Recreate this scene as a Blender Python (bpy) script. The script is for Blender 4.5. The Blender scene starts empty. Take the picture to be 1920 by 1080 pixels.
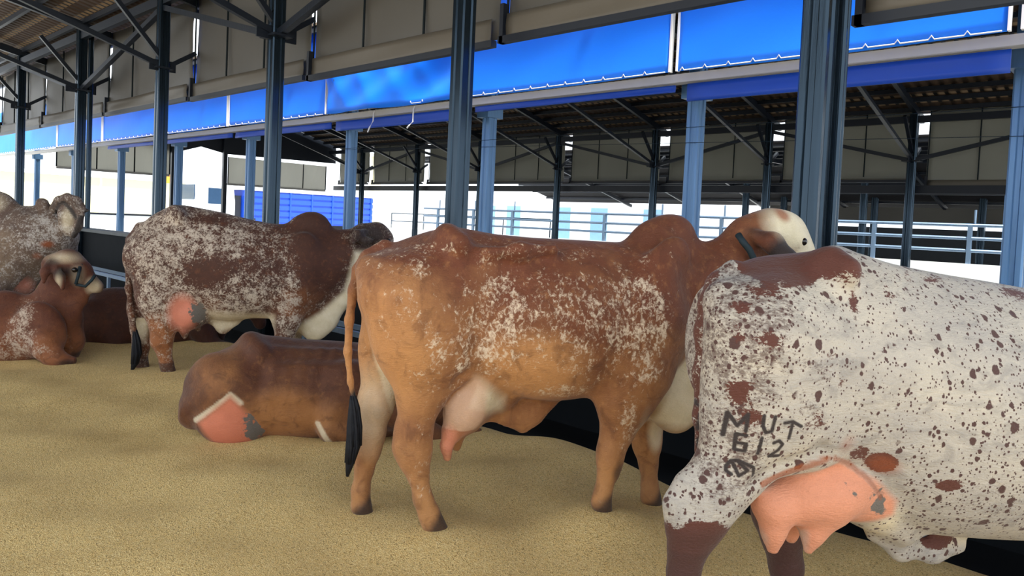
import bpy, bmesh, math, random
import numpy as np
from math import sin, cos, pi, atan2, sqrt
from mathutils import Vector, Matrix

random.seed(7); np.random.seed(7)
SC = bpy.context.scene
COL = SC.collection

# ------------------------------------------------------------------ camera
FPX, HC, ROLL, PITCH, YAW, SHY = 1400.0, 1.4, 0.045, 0.039, 0.8073401650607385, -69.57256
F_ = np.array([-cos(YAW)*cos(PITCH), sin(YAW)*cos(PITCH), -sin(PITCH)])
R0 = np.cross(F_, [0, 0, 1.0]); R0 /= np.linalg.norm(R0)
U0 = np.cross(R0, F_)
R_ = R0*cos(ROLL)+U0*sin(ROLL); U_ = U0*cos(ROLL)-R0*sin(ROLL)
C_ = np.array([0, 0, HC])
cam_d = bpy.data.cameras.new('camera'); cam = bpy.data.objects.new('camera', cam_d); COL.objects.link(cam)
cam_d.sensor_width = 36; cam_d.lens = FPX/1920*36; cam_d.shift_y = SHY/1920; cam_d.clip_end = 500; cam_d.clip_start = .05
cam.matrix_world = Matrix(((R_[0], U_[0], -F_[0], C_[0]), (R_[1], U_[1], -F_[1], C_[1]), (R_[2], U_[2], -F_[2], C_[2]), (0, 0, 0, 1)))
SC.camera = cam

def ray(px, py): return F_+R_*(px-960)/FPX-U_*(py-540-SHY)/FPX
def at_y(px, py, Y): d = ray(px, py); return C_+d*(Y/d[1])
def at_x(px, py, X): d = ray(px, py); return C_+d*(X/d[0])

# ------------------------------------------------------------------ light
SC.view_settings.view_transform = 'Standard'; SC.view_settings.look = 'None'
SC.view_settings.gamma = 1; SC.view_settings.use_curve_mapping = False
SC.view_settings.exposure = 1.27
W = bpy.data.worlds.new('sky'); SC.world = W; W.use_nodes = True
bg = W.node_tree.nodes['Background']; bg.inputs[0].default_value = (.86, .93, 1, 1); bg.inputs[1].default_value = 1.0
sd = bpy.data.lights.new('sun', 'SUN'); sun = bpy.data.objects.new('sun', sd); COL.objects.link(sun)
sd.energy = 3.6; sd.angle = math.radians(6); sd.color = (1, .96, .88)
_d = Vector((-0.45, 0.22, -0.95)); sun.rotation_euler = _d.to_track_quat('-Z', 'Y').to_euler(); sun.location = (0, -10, 30)

# ------------------------------------------------------------------ helpers
class MB:
    def __init__(s): s.v = []; s.f = []; s.mi = []
    def add(s, vs, fs, mi=0):
        o = len(s.v); s.v += [tuple(map(float, v)) for v in vs]
        for f in fs: s.f.append([i+o for i in f]); s.mi.append(mi)
    def box(s, a, b, mi=0):
        x0, y0, z0 = a; x1, y1, z1 = b
        s.add([(x0,y0,z0),(x1,y0,z0),(x1,y1,z0),(x0,y1,z0),(x0,y0,z1),(x1,y0,z1),(x1,y1,z1),(x0,y1,z1)],
              [(0,3,2,1),(4,5,6,7),(0,1,5,4),(1,2,6,5),(2,3,7,6),(3,0,4,7)], mi)
    def bar(s, a, b, w, h, mi=0):
        a = Vector(a); b = Vector(b); d = (b-a).normalized()
        up = Vector((0, 0, 1)) if abs(d.z) < .95 else Vector((1, 0, 0))
        r = d.cross(up).normalized()*w/2; u = r.cross(d).normalized()*h/2
        vs = [p+i*r+j*u for p in (a, b) for i, j in ((-1,-1),(1,-1),(1,1),(-1,1))]
        s.add(vs, [(0,3,2,1),(4,5,6,7),(0,1,5,4),(1,2,6,5),(2,3,7,6),(3,0,4,7)], mi)
    def tube(s, pts, rad, n=8, mi=0):
        pts = [Vector(p) for p in pts]
        if not hasattr(rad, '__len__'): rad = [rad]*len(pts)
        vs = []; fs = []
        for i, p in enumerate(pts):
            d = (pts[min(i+1, len(pts)-1)]-pts[max(i-1, 0)]).normalized()
            up = Vector((0, 0, 1)) if abs(d.z) < .9 else Vector((1, 0, 0))
            r = d.cross(up).normalized(); u = r.cross(d)
            for k in range(n):
                t = 2*pi*k/n; vs.append(p+r*cos(t)*rad[i]+u*sin(t)*rad[i])
        for i in range(len(pts)-1):
            for k in range(n):
                fs.append((i*n+k, i*n+(k+1) % n, (i+1)*n+(k+1) % n, (i+1)*n+k))
        fs.append(tuple(range(n))[::-1]); fs.append(tuple((len(pts)-1)*n+k for k in range(n)))
        s.add(vs, fs, mi)
    def obj(s, name, mats, parent=None, smooth=False):
        me = bpy.data.meshes.new(name); me.from_pydata(s.v, [], s.f)
        if not isinstance(mats, (list, tuple)): mats = [mats]
        for m in mats: me.materials.append(m)
        me.polygons.foreach_set('material_index', s.mi)
        if smooth: me.polygons.foreach_set('use_smooth', [True]*len(s.f))
        me.update()
        o = bpy.data.objects.new(name, me); COL.objects.link(o)
        if parent: o.parent = parent
        return o

def tag(o, label=None, cat=None, group=None, kind=None):
    if label: o['label'] = label
    if cat: o['category'] = cat
    if group: o['group'] = group
    if kind: o['kind'] = kind
    return o
def empty(name, loc, rz=0):
    o = bpy.data.objects.new(name, None); COL.objects.link(o); o.location = loc; o.rotation_euler = (0, 0, rz); o.empty_display_size = .1
    return o
def copy_tree(o, parent=None):
    c = o.copy(); COL.objects.link(c)
    if parent: c.parent = parent
    for ch in list(o.children): copy_tree(ch, c)
    return c
def srgb(r, g, b):
    f = lambda c: (c/255/12.92) if c/255 <= .04045 else ((c/255+.055)/1.055)**2.4
    return (f(r), f(g), f(b), 1)

# ------------------------------------------------------------------ materials
class NT:
    def __init__(s, name):
        s.m = bpy.data.materials.new(name); s.m.use_nodes = True; s.t = s.m.node_tree
        s.p = s.t.nodes['Principled BSDF']
    def n(s, typ, **kw):
        nd = s.t.nodes.new(typ)
        for k, v in kw.items():
            if k.startswith('i_'): nd.inputs[k[2:].replace('_', ' ')].default_value = v
            else: setattr(nd, k, v)
        return nd
    def l(s, a, b): s.t.links.new(a, b)
    def tc(s, out='Object'): return s.n('ShaderNodeTexCoord').outputs[out]
    def mapping(s, scale, rot=(0, 0, 0), vec=None):
        m = s.n('ShaderNodeMapping'); m.inputs['Scale'].default_value = scale; m.inputs['Rotation'].default_value = rot
        s.l(vec if vec is not None else s.tc(), m.inputs[0]); return m.outputs[0]
    def noise(s, scale, detail=4, rough=.55, vec=None, dist=0):
        n = s.n('ShaderNodeTexNoise'); n.inputs['Scale'].default_value = scale; n.inputs['Detail'].default_value = detail
        n.inputs['Roughness'].default_value = rough; n.inputs['Distortion'].default_value = dist
        s.l(vec if vec is not None else s.tc(), n.inputs['Vector']); return n.outputs['Fac']
    def math(s, op, a, b=None, c=None, clamp=False):
        n = s.n('ShaderNodeMath', operation=op, use_clamp=clamp)
        for i, v in enumerate((a, b, c)):
            if v is None: continue
            if isinstance(v, (int, float)): n.inputs[i].default_value = v
            else: s.l(v, n.inputs[i])
        return n.outputs[0]
    def step(s, x, lo, hi):
        n = s.n('ShaderNodeMapRange', interpolation_type='SMOOTHSTEP')
        for k, v in (('Value', x), ('From Min', lo), ('From Max', hi)):
            if isinstance(v, (int, float)): n.inputs[k].default_value = v
            else: s.l(v, n.inputs[k])
        return n.outputs[0]
    def mix(s, fac, a, b):
        n = s.n('ShaderNodeMix', data_type='RGBA')
        for i, v in ((0, fac), (6, a), (7, b)):
            if isinstance(v, (int, float)): n.inputs[i].default_value = v
            elif isinstance(v, tuple): n.inputs[i].default_value = v
            else: s.l(v, n.inputs[i])
        return n.outputs[2]
    def bump(s, h, dist=.01, strength=1):
        b = s.n('ShaderNodeBump'); b.inputs['Distance'].default_value = dist; b.inputs['Strength'].default_value = strength
        s.l(h, b.inputs['Height']); s.l(b.outputs[0], s.p.inputs['Normal'])
    def col(s, c):
        if isinstance(c, tuple): s.p.inputs['Base Color'].default_value = c
        else: s.l(c, s.p.inputs['Base Color'])
    def rough(s, r, metal=0, spec=None):
        s.p.inputs['Roughness'].default_value = r; s.p.inputs['Metallic'].default_value = metal
        if spec is not None: s.p.inputs['Specular IOR Level'].default_value = spec

def plain(name, c, r=.6, metal=0, var=.15, scale=6, bump=0):
    n = NT(name); a = tuple(x*(1-var) for x in c[:3])+(1,); b = tuple(min(1, x*(1+var)) for x in c[:3])+(1,)
    f = n.noise(scale, 5)
    n.col(n.mix(f, a, b)); n.rough(r, metal, .2 if r > .5 else .5)
    if bump: n.bump(f, bump)
    return n.m

def steel(name, c, metal, rough):
    n = NT(name); v = n.mapping((14, 14, .7)); f = n.noise(3, 5, .6, v)
    n.col(n.mix(f, tuple(x*.75 for x in c[:3])+(1,), tuple(min(1, x*1.2) for x in c[:3])+(1,)))
    n.rough(rough, metal); n.bump(f, .002); return n.m
M_STEEL = steel('dark_blue_steel', srgb(44, 57, 68), .8, .22)
M_BSTEEL = steel('blue_grey_steel', srgb(78, 112, 148), .35, .35)
M_DARKSTEEL = steel('dark_truss_steel', srgb(20, 27, 38), .2, .45)
M_GALV = steel('galvanised_rail', srgb(120, 144, 170), .35, .4)
def fabric(name, c, trans=0):
    n = NT(name); big = n.noise(.9, 3, .5, n.mapping((1, 1, .5))); fine = n.noise(22, 3)
    cc = n.mix(big, tuple(x*.86 for x in c[:3])+(1,), tuple(min(1, x*1.1) for x in c[:3])+(1,))
    n.col(cc); n.rough(.55); 
    h = n.math('ADD', n.math('MULTIPLY', big, 1.0), n.math('MULTIPLY', fine, .04)); n.bump(h, .05, .5)
    if trans:     # thin woven plastic lets daylight through
        tl = n.n('ShaderNodeBsdfTranslucent'); n.l(cc, tl.inputs[0]); mx = n.n('ShaderNodeMixShader'); mx.inputs[0].default_value = trans
        out = n.t.nodes['Material Output']; n.l(n.p.outputs[0], mx.inputs[1]); n.l(tl.outputs[0], mx.inputs[2]); n.l(mx.outputs[0], out.inputs[0])
    return n.m
M_GREYTARP = fabric('grey_tarp_face', srgb(86, 82, 75))
M_GREYFAR = fabric('backlit_grey_tarp_face', srgb(150, 148, 138), .45)  # paler copy of the grey tarp, extra daylight put into its colour
M_BAND = fabric('grey_tarp_band', srgb(95, 88, 77))
M_BLUETARP = fabric('blue_tarp_face', srgb(0, 128, 255))
M_BLUEDARK = fabric('shaded_blue_tarp_band', srgb(0, 62, 160))  # same blue tarp, its shade painted in as a darker colour
M_WHITE = plain('white_painted_concrete', srgb(238, 240, 242), .7, var=.04)
M_YARD = plain('pale_yard_concrete', srgb(225, 226, 224), .85, var=.06, scale=1.5)
M_CONC = plain('grey_concrete', srgb(120, 124, 126), .8, var=.25, scale=5, bump=.004)
M_DARKCONC = plain('shaded_dark_concrete', srgb(17, 22, 27), .85, var=.3, scale=4, bump=.004)  # dark concrete with the shadow it lies in put into the colour
M_MAT = plain('shaded_rubber_floor', srgb(9, 13, 19), .8, var=.3, scale=5)  # dark rubber, deepened to paint in the shadow of the lane
M_CREAM = plain('cream_wall', srgb(196, 191, 160), .8, var=.05, scale=1)
M_GUTTER = plain('grey_gutter', srgb(176, 172, 166), .6, var=.08)
M_ROOFDARK = plain('shaded_roof_underside', srgb(26, 24, 26), .9, var=.3)  # near-black colour carries the interior shade of the third shed
M_ROPE = plain('white_rope', srgb(225, 222, 215), .8, var=.08)
M_BLACK = plain('black_bar', srgb(14, 20, 32), .5, var=.2)
M_ROPEDARK = plain('dark_rope', srgb(22, 30, 34), .8, var=.2)
M_GLASS = plain('blue_window_glass', srgb(120, 160, 200), .15, var=.1)
M_DARKGLASS = plain('dark_cab_glass', srgb(44, 66, 92), .15, var=.1)
M_TRUCKW = plain('white_truck_paint', srgb(228, 234, 240), .3, var=.04)
M_TRUCKB = plain('blue_truck_boards', srgb(28, 74, 190), .45, var=.12, scale=3)
M_TYRE = plain('black_tyre', srgb(22, 22, 24), .8)
M_ORANGE = plain('orange_board', srgb(236, 150, 60), .6, var=.3, scale=2)
M_RED = plain('red_cloth', srgb(160, 40, 50), .8)
M_SKIN = plain('skin_tan', srgb(150, 100, 80), .6)
M_TEAL = plain('pale_teal_cloth', srgb(150, 200, 190), .8)

def roof_mat():
    n = NT('tile_underside'); tc = n.tc()
    sx = n.n('ShaderNodeSeparateXYZ'); n.l(tc, sx.inputs[0])
    wv = n.n('ShaderNodeTexWave', wave_type='BANDS', bands_direction='X'); wv.inputs['Scale'].default_value = 1.35; n.l(tc, wv.inputs[0])
    f = n.noise(7, 5, .6, n.mapping((1, .35, 1)))
    rows = n.math('FRACT', n.math('MULTIPLY', sx.outputs[1], 2.6))
    dash = n.math('FRACT', n.math('MULTIPLY', sx.outputs[0], 4.3))
    rowm = n.step(rows, .62, .75); dm = n.math('MULTIPLY', n.step(dash, .3, .4), rowm)
    c = n.mix(f, srgb(40, 27, 18), srgb(86, 62, 40)); c = n.mix(rowm, c, srgb(24, 18, 15)); c = n.mix(n.math('MULTIPLY', dm, .75), c, srgb(160, 132, 98))
    n.col(c); n.rough(.85); n.bump(wv.outputs['Fac'], .03); return n.m
M_ROOF = roof_mat()

def bed_mat():
    n = NT('straw_bedding'); a = n.noise(260, 3, .7); b = n.noise(60, 4, .65); c = n.noise(2.2, 4, .55); v = n.n('ShaderNodeTexVoronoi'); v.inputs['Scale'].default_value = 190; n.l(n.tc(), v.inputs['Vector'])
    k = n.mix(n.step(a, .3, .72), srgb(192, 148, 80), srgb(252, 230, 168))
    k = n.mix(n.math('MULTIPLY', n.step(b, .42, .68), .5), k, srgb(238, 200, 128))
    sep = n.n('ShaderNodeSeparateColor'); n.l(v.outputs['Color'], sep.inputs[0])
    k = n.mix(n.math('MULTIPLY', n.step(sep.outputs[0], .8, .95), .55), k, srgb(250, 228, 170))
    k = n.mix(n.math('MULTIPLY', n.step(sep.outputs[1], .86, .95), .5), k, srgb(112, 78, 36))
    k = n.mix(n.math('MULTIPLY', n.step(c, .5, .75), .22), k, srgb(166, 126, 70))
    n.col(k); n.rough(.95, spec=.15)
    n.bump(n.math('ADD', n.math('MULTIPLY', a, .4), n.math('ADD', b, n.math('MULTIPLY', v.outputs['Distance'], .5))), .012, .9); return n.m
M_BED = bed_mat()

# ------------------------------------------------------------------ setting: ground, bed, trough
AX = [1.75, -2.05, -5.58, -9.3, -13.13, -17.4, -22.1]
BX = [2.2, -1.39, -4.70, -8.25, -11.93, -15.86, -19.77, -23.9, -28.3, -32.84]
CX = [1.7, -1.9, -5.6, -9.22, -12.86, -16.75, -20.6, -24.4, -28.31]
YA, YB, YC = 5.0, 8.0, 19.6
XEND = -31.0

m = MB(); m.add([(-140,-60,-.4),(60,-60,-.4),(60,120,-.4),(-140,120,-.4)], [(0,1,2,3)])
tag(m.obj('floor', M_YARD), kind='structure')
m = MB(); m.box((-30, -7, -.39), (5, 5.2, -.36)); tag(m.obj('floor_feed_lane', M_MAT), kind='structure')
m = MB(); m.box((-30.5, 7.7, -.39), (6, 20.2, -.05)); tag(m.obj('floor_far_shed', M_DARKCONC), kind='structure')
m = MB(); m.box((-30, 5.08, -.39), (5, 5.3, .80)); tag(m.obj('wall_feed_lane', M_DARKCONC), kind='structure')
m = MB(); m.box((-30, 5.03, .80), (5, 5.36, .86)); tag(m.obj('trim_1', M_CONC), kind='structure')
m = MB()
for (y, z, w, h) in ((4.2, .24, .05, .05), (4.62, .2, .05, .05)): m.box((-24, y-w/2, z-h/2), (3, y+w/2, z+h/2))
for x in np.arange(-23, 3, 2.0): m.box((x-.03, 4.18, -.36), (x+.03, 4.22, .24))
tr = m.obj('feed_rail', M_GALV); tag(tr, 'low pair of grey metal feed rails along the dark lane behind the cows', 'feed rail')

HOOF = []   # (x,y,z) bedding contact heights collected by the cows
def bed_h(x, y):
    h = .030*np.sin(x*1.9+y*1.1)*np.sin(y*2.3-.6*x+1)+.016*np.sin(x*5.1-y*3.3)*np.sin(y*4.7+x*2.1)+.008*np.sin(x*11+2*y)*np.sin(9*y-x)
    ws = np.zeros_like(h); hs = np.zeros_like(h)
    for (a, b, z, r) in HOOF:
        w = np.exp(-((x-a)**2+(y-b)**2)/(2*r*r)); ws += w; hs += w*z
    k = np.clip(ws, 0, 1)
    h = h*(1-k)+np.where(ws > 1e-6, hs/np.maximum(ws, 1e-6), 0)*k
    edge = 3.62+.07*np.sin(x*1.7)+.04*np.sin(x*4.1+1)+.28*np.clip((x+1.9)/.9, 0, 1)
    d = y-edge
    h = h-np.where(d > -.25, (np.clip(d+.25, 0, 1)**2)*.6, 0)
    return np.maximum(h, -.42)
def build_bed():
    xs = np.concatenate([np.arange(-24, -10, .2), np.arange(-10, -5, .06), np.arange(-5, 1.2, .03), np.arange(1.2, 5, .2)])
    ys = np.concatenate([np.arange(-6.8, -1, .3), np.arange(-1, 0.2, .1), np.arange(.2, 4.08, .03)])
    X, Y = np.meshgrid(xs, ys, indexing='ij'); Z = bed_h(X, Y)
    nx, ny = len(xs), len(ys)
    vs = np.stack([X, Y, Z], -1).reshape(-1, 3)
    i = np.arange(nx*ny).reshape(nx, ny)
    q = np.stack([i[:-1, :-1], i[1:, :-1], i[1:, 1:], i[:-1, 1:]], -1).reshape(-1, 4)
    me = bpy.data.meshes.new('bedding'); me.from_pydata(vs.tolist(), [], q.tolist()); me.materials.append(M_BED)
    me.polygons.foreach_set('use_smooth', [True]*len(q)); me.update()
    o = bpy.data.objects.new('straw_bedding', me); COL.objects.link(o)
    tag(o, 'deep golden husk bedding spread over the floor beneath the cows', 'bedding', kind='stuff')

# ------------------------------------------------------------------ steel columns
def post_mesh(h, w, mat, name):
    a, g, d = w, w*.22, w*.2
    side = [(-a+.015, -a), (-g*1.6, -a), (-g, -a+d), (g, -a+d), (g*1.6, -a), (a-.015, -a), (a, -a+.015)]
    prof = []
    for k in range(4):
        c, s = [(1, 0), (0, 1), (-1, 0), (0, -1)][k]
        prof += [(x*c-y*s, x*s+y*c) for x, y in side]
    n = len(prof); m = MB()
    m.add([(x, y, 0) for x, y in prof]+[(x, y, h) for x, y in prof], [(i, (i+1) % n, n+(i+1) % n, n+i) for i in range(n)]+[tuple(range(n))[::-1], tuple(range(n, 2*n))])
    return m
ORD = ['nearest', 'second nearest', 'third nearest', 'fourth nearest', 'fifth nearest', 'sixth nearest', 'seventh nearest', 'eighth nearest', 'ninth nearest', 'tenth nearest', 'eleventh nearest']

def column(x, y, zb, h, w, mat, node, prev, nxt, eave, inward, label, group, twin=False, node_z=3.75):
    t = empty('steel_column', (x, y, zb)); tag(t, label, 'column', group)
    post_mesh(h-zb, w, mat, 'post').obj('post', mat, t)
    if twin:
        o = post_mesh(h-zb, w*.5, mat, 'post').obj('post', mat, t); o.location = (w*1.05, w*1.7, 0)
    nz = node_z-zb; ez = eave-zb
    m = MB(); g = .2 if node else .13
    m.box((-g, -.05-w, nz-.05), (g, .05+w, nz-.02)); m.box((-.012, -g-w, nz-.08), (.012, g+w, nz+.1)); m.obj('gusset_plate', M_DARKSTEEL, t)
    def brace(a, b, s=.07):
        m = MB(); m.bar(a, b, s, s); m.obj('brace', M_DARKSTEEL, t)
    if node:
        brace((-.08, 0, nz), (prev-x, 0, ez-.12), .09); brace((.08, 0, nz), (nxt-x, 0, ez-.12), .09)
    brace((0, -.1*inward, nz), (0, .75*inward, nz+.95), .07)
    brace((0, 0, nz), (0, 5.5*inward, nz+1.7), .08)
    brace((0, 0, nz-.05), (0, -.55*inward, nz+.32), .07)
    return t

EA = 4.85
for i, x in enumerate(AX):
    node = i in (1, 3, 5)
    p = AX[i+1] if i+1 < len(AX) else x-3.9; n = AX[i-1] if i else x+3.7
    lab = ['dark steel column of the near shed just outside the frame', 'thick twin dark steel column behind the spotted cow, the nearest of all', 'dark steel column rising behind the hips of the brown roan cow', 'dark braced steel column rising behind the back of the dark roan cow', 'dark steel column rising behind the rump of the dark roan cow', 'dark braced steel column with a thin twin post beside the ear of the grey cow', 'dark steel column rising behind the neck of the grey cow'][i]
    if i == 0: continue
    column(x, YA, -.36 if False else .0-.36, 5.0, .088, M_STEEL, node, p, n, EA, -1, lab, 'near shed columns', twin=i in (1, 5))
for i, x in enumerate(BX):
    if i == 0: continue
    lab = 'blue-grey steel column on the facing eave of the far shed, %s to the camera' % ORD[i-1]
    t = empty('steel_column', (x, YB, -.06)); tag(t, lab, 'column', 'far shed front columns')
    post_mesh(4.6, .085, M_BSTEEL, 'post').obj('post', M_BSTEEL, t)
    m = MB(); m.box((-.12, -.16, 3.02), (.12, .16, 3.2)); m.obj('head_plate', M_BSTEEL, t)
for i, x in enumerate(CX):
    if i == 0: continue
    node = i in (2, 4, 6, 8)
    p = CX[i+1] if i+1 < len(CX) else x-2.6; n = CX[i-1]
    lab = 'dark steel column on the rear side of the far shed, %s to the camera' % ORD[i-1]
    column(x, YC, -.06, 4.4, .09, M_STEEL, node, p, n, 4.3, -1, lab, 'far shed rear columns', node_z=3.32)

# roofs -------------------------------------------------------------
def roof(name, x0, x1, prof, npurl, label=None, structure=False, rafters=(), mat=None):
    # prof: list of (y,z) from eave to eave
    m = MB()
    for (y0, z0), (y1, z1) in zip(prof, prof[1:]):
        m.add([(x0,y0,z0),(x1,y0,z0),(x1,y1,z1),(x0,y1,z1),(x0,y0,z0+.05),(x1,y0,z0+.05),(x1,y1,z1+.05),(x0,y1,z1+.05)],
              [(0,3,2,1),(4,5,6,7),(0,1,5,4),(1,2,6,5),(2,3,7,6),(3,0,4,7)])
    if structure:
        r = m.obj(name, M_ROOF); tag(r, kind='structure')
    else:
        r = empty(name, (0, 0, 0)); tag(r, label, 'roof'); m.obj('roof_sheet', mat or M_ROOF, r)
    for (y0, z0), (y1, z1) in zip(prof, prof[1:]):
        for k in range(npurl):
            t = (k+.15)/npurl; y = y0+(y1-y0)*t; z = z0+(z1-z0)*t-.06
            q = MB(); q.box((x0, y-.035, z-.06), (x1, y+.035, z+.04)); q.obj('purlin', M_DARKSTEEL, r)
        for x in rafters:
            q = MB(); q.bar((x, y0, z0-.16), (x, y1, z1-.16), .1, .16); q.obj('rafter', M_DARKSTEEL, r)
    return r
roof('ceiling', -30, 4, [(6.0, 5.0), (-.8, 6.45), (-1.7, 6.26)], 8, structure=True, rafters=AX)
roof('ceiling_shade_slope', -30, -6.3, [(-1.7, 6.26), (-6.6, 5.2)], 6, structure=True, rafters=AX[3:])  # unseen rear slope, added to darken the far bedding
roof('shed_roof', XEND, 5, [(7.2, 4.75), (13.8, 6.2), (20.25, 4.5)], 12, 'tiled roof of the far shed seen from below past the blue tarps', rafters=CX)
roof('shed_roof', -30, 8, [(23.0, 4.3), (29, 4.3), (35.2, 2.75)], 5, 'dark roof of the third shed beyond the white rails', rafters=(-24.5, -20.5, -16.5, -12.5, -8.5, -4.5, -.5), mat=M_ROOFDARK)

def beam(name, a, b, w, h, mat, label, cat='beam'):
    m = MB(); m.bar(a, b, w, h); return tag(m.obj(name, mat), label, cat)
beam('eave_beam', (-30, YA, EA), (4, YA, EA), .1, .16, M_DARKSTEEL, 'dark steel eave beam over the near row of columns')
beam('eave_beam', (XEND, YC, 4.28), (4, YC, 4.28), .1, .16, M_DARKSTEEL, 'dark steel eave beam above the grey curtains of the far shed')
beam('tie_beam', (XEND, YC+.3, 2.62), (4, YC+.3, 2.62), .1, .2, M_BLACK, 'dark blue steel tie beam under the far grey curtains')

# curtains ----------------------------------------------------------
def wavy_sheet(x0, x1, y, z0, z1, amp, seed, back, front, nx=24, nz=8, th=.012, sag=0, fold=0):
    """tarp: front faces -Y, back faces +Y"""
    rs = random.Random(seed); ph = [rs.uniform(0, 6.28) for _ in range(4)]
    m = MB()
    def off(u, v): return amp*(sin(u*5+v*3+ph[0])*.5+sin(u*9-v*6+ph[1])*.3+sin((u-v)*14+ph[2])*.2)+fold*(abs(sin((u*1.3+v*.55)*11))**.7*(1-u*.5)-.3)*(.3+v)
    vs = []
    for s in (0, 1):
        for i in range(nx+1):
            for j in range(nz+1):
                u, v = i/nx, j/nz
                vs.append((x0+(x1-x0)*u, y+off(u, v)+s*th, z0+(z1-z0)*v-sag*sin(pi*u)*(1-v)))
    N = (nx+1)*(nz+1); id = lambda s, i, j: s*N+i*(nz+1)+j
    f0 = [(id(0, i, j), id(0, i+1, j), id(0, i+1, j+1), id(0, i, j+1)) for i in range(nx) for j in range(nz)]
    f1 = [tuple(N+k for k in f[::-1]) for f in f0]
    ed = [(id(0, i+1, 0), id(0, i, 0), id(1, i, 0), id(1, i+1, 0)) for i in range(nx)]+[(id(0, i, nz), id(0, i+1, nz), id(1, i+1, nz), id(1, i, nz)) for i in range(nx)]
    ed += [(id(0, 0, j), id(0, 0, j+1), id(1, 0, j+1), id(1, 0, j)) for j in range(nz)]+[(id(0, nx, j+1), id(0, nx, j), id(1, nx, j), id(1, nx, j+1)) for j in range(nz)]
    m.add(vs, f0, 0); m.add([], [], 0)
    for f in f1: m.f.append(list(f)); m.mi.append(1)
    for f in ed: m.f.append(list(f)); m.mi.append(0)
    return m
NB = ['nearest', 'second nearest', 'third nearest', 'fourth nearest', 'fifth nearest', 'sixth nearest', 'seventh nearest', 'eighth nearest', 'ninth nearest', 'tenth nearest']
def grey_curtain(x0, x1, y, z0, z1, band, amp, seed, label, group, nr=2, mat=None):
    """x0<x1: a hanging tarp with ropes, rolled lower band and weight bar"""
    t = empty('roll_curtain', ((x0+x1)/2, y, z0)); tag(t, label, 'curtain', group)
    t.location = (0, 0, 0)
    wavy_sheet(x0, x1, y, z0+.1, z1, amp, seed, None, None).obj('tarp_sheet', [mat or M_GREYTARP, mat or M_BLUETARP], t, True)
    for k in range(nr):
        x = x0+(x1-x0)*(k+1)/(nr+1); m = MB(); m.tube([(x, y-.045, z0+.15), (x, y-.045, z1)], .016, 6); m.obj('rope', M_ROPEDARK, t)
    m = MB(); m.tube([(x0+.03, y-.045, z0+.15), (x0+.03, y-.045, z1)], .014, 6); m.obj('rope', M_ROPEDARK, t)
    if band:
        wavy_sheet(x0+.06, x1-.04, y-.09, z0+.05, z0+band, amp*.6, seed+9, None, None, nz=4).obj('rolled_band', [M_BAND, M_BLUETARP], t, True)
    m = MB(); m.box((x0-.02, y-.13, z0), (x1+.02, y-.05, z0+.07)); m.box((x0+.0, y-.13, z0), (x0+.05, y-.06, z0+band+.1)); m.obj('bottom_bar', M_BLACK, t)
names_a = ['to the right of the twin column', 'between the twin column and the orange-brown cow\'s column', 'above the loosely folded blue tarp', 'above the hump of the dark roan cow', 'hanging over the rump of the dark roan cow', 'hanging over the ear of the grey cow', 'at the far left end']
axs = [1.75]+AX[1:]+[-26.5]
drop = [2.88, 3.22, 3.2, 3.22, 3.24, 3.26, 3.26]
for i in range(len(axs)-1):
    grey_curtain(axs[i+1]+.07, axs[i]-.06, 5.55, drop[i], 5.02, .30 if i else .38, .02 if i < 4 else .05, 20+i,
                 'grey roped near-shed curtain '+names_a[i], 'near shed grey curtains')
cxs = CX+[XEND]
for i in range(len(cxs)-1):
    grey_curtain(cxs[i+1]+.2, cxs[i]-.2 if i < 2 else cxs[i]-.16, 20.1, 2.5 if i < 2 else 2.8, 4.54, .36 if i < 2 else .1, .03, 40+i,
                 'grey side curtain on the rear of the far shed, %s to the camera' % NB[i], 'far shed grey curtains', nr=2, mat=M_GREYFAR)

# blue tarps over the far shed eave
bxs = BX+[-37.2]
bh = [.2, .2, .08, .17, .12, .1, .09, 0, 0, 0]
for i in range(len(bxs)-1):
    x0, x1 = bxs[i+1], bxs[i]
    t = empty('blue_tarp', (0, 0, 0))
    tag(t, ['taut blue tarp panel hung above the grey gutter, right of the twin column', 'taut blue tarp panel hung above the gutter behind the twin column', 'taut bright blue tarp panel laced above the hump of the orange-brown cow', 'loosely folded pale creased blue tarp panel above the gutter', 'flat blue tarp panel hung right of the folded one, second from it leftwards', 'blue tarp panel hung above the truck', 'pale blue tarp panel above the white truck cab, fourth left of the folded one', 'pale blue tarp panel above the end wall corner', 'pale blue tarp panel beside the far left columns', 'creased blue tarp panel at the far left end'][i] if i < 10 else 'blue tarp', 'tarp', 'blue tarps over the far eave')
    fold = i == 3
    sh = wavy_sheet(x0+.05, x1-.07, 7.46 if not fold else 7.38, 3.2 if not fold else 3.19, 4.86, .014 if not fold else .11, 60+i, None, None, 60, 16, sag=.02, fold=.09 if fold else 0)
    sh.obj('tarp_sheet', [M_BLUETARP, M_GREYTARP], t, True)
    for xh in (x0+.03, x1-.065): m = MB(); m.box((xh, 7.44, 3.2), (xh+.022, 7.5, 4.86)); m.obj('hem', M_ROPE, t)
    m = MB(); n = int((x1-x0)/.3)
    pts = []
    for k in range(n):
        xa = x0+.1+(x1-x0-.2)*k/n; pts += [(xa, 7.43, 3.2), (xa+.025, 7.43, 3.235), (xa+.05, 7.43, 3.2)]
    pts.append((x1-.1, 7.43, 3.2)); m.tube(pts, .007, 5); m.obj('lacing', M_ROPE, t)
    if bh[i]:
        wavy_sheet(x0+.12, x1-.05, 7.57, 3.07-bh[i], 3.07, .008, 80+i, None, None, 16, 4, th=.03).obj('lower_band', [M_BLUEDARK, M_GREYTARP], t, True)
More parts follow.
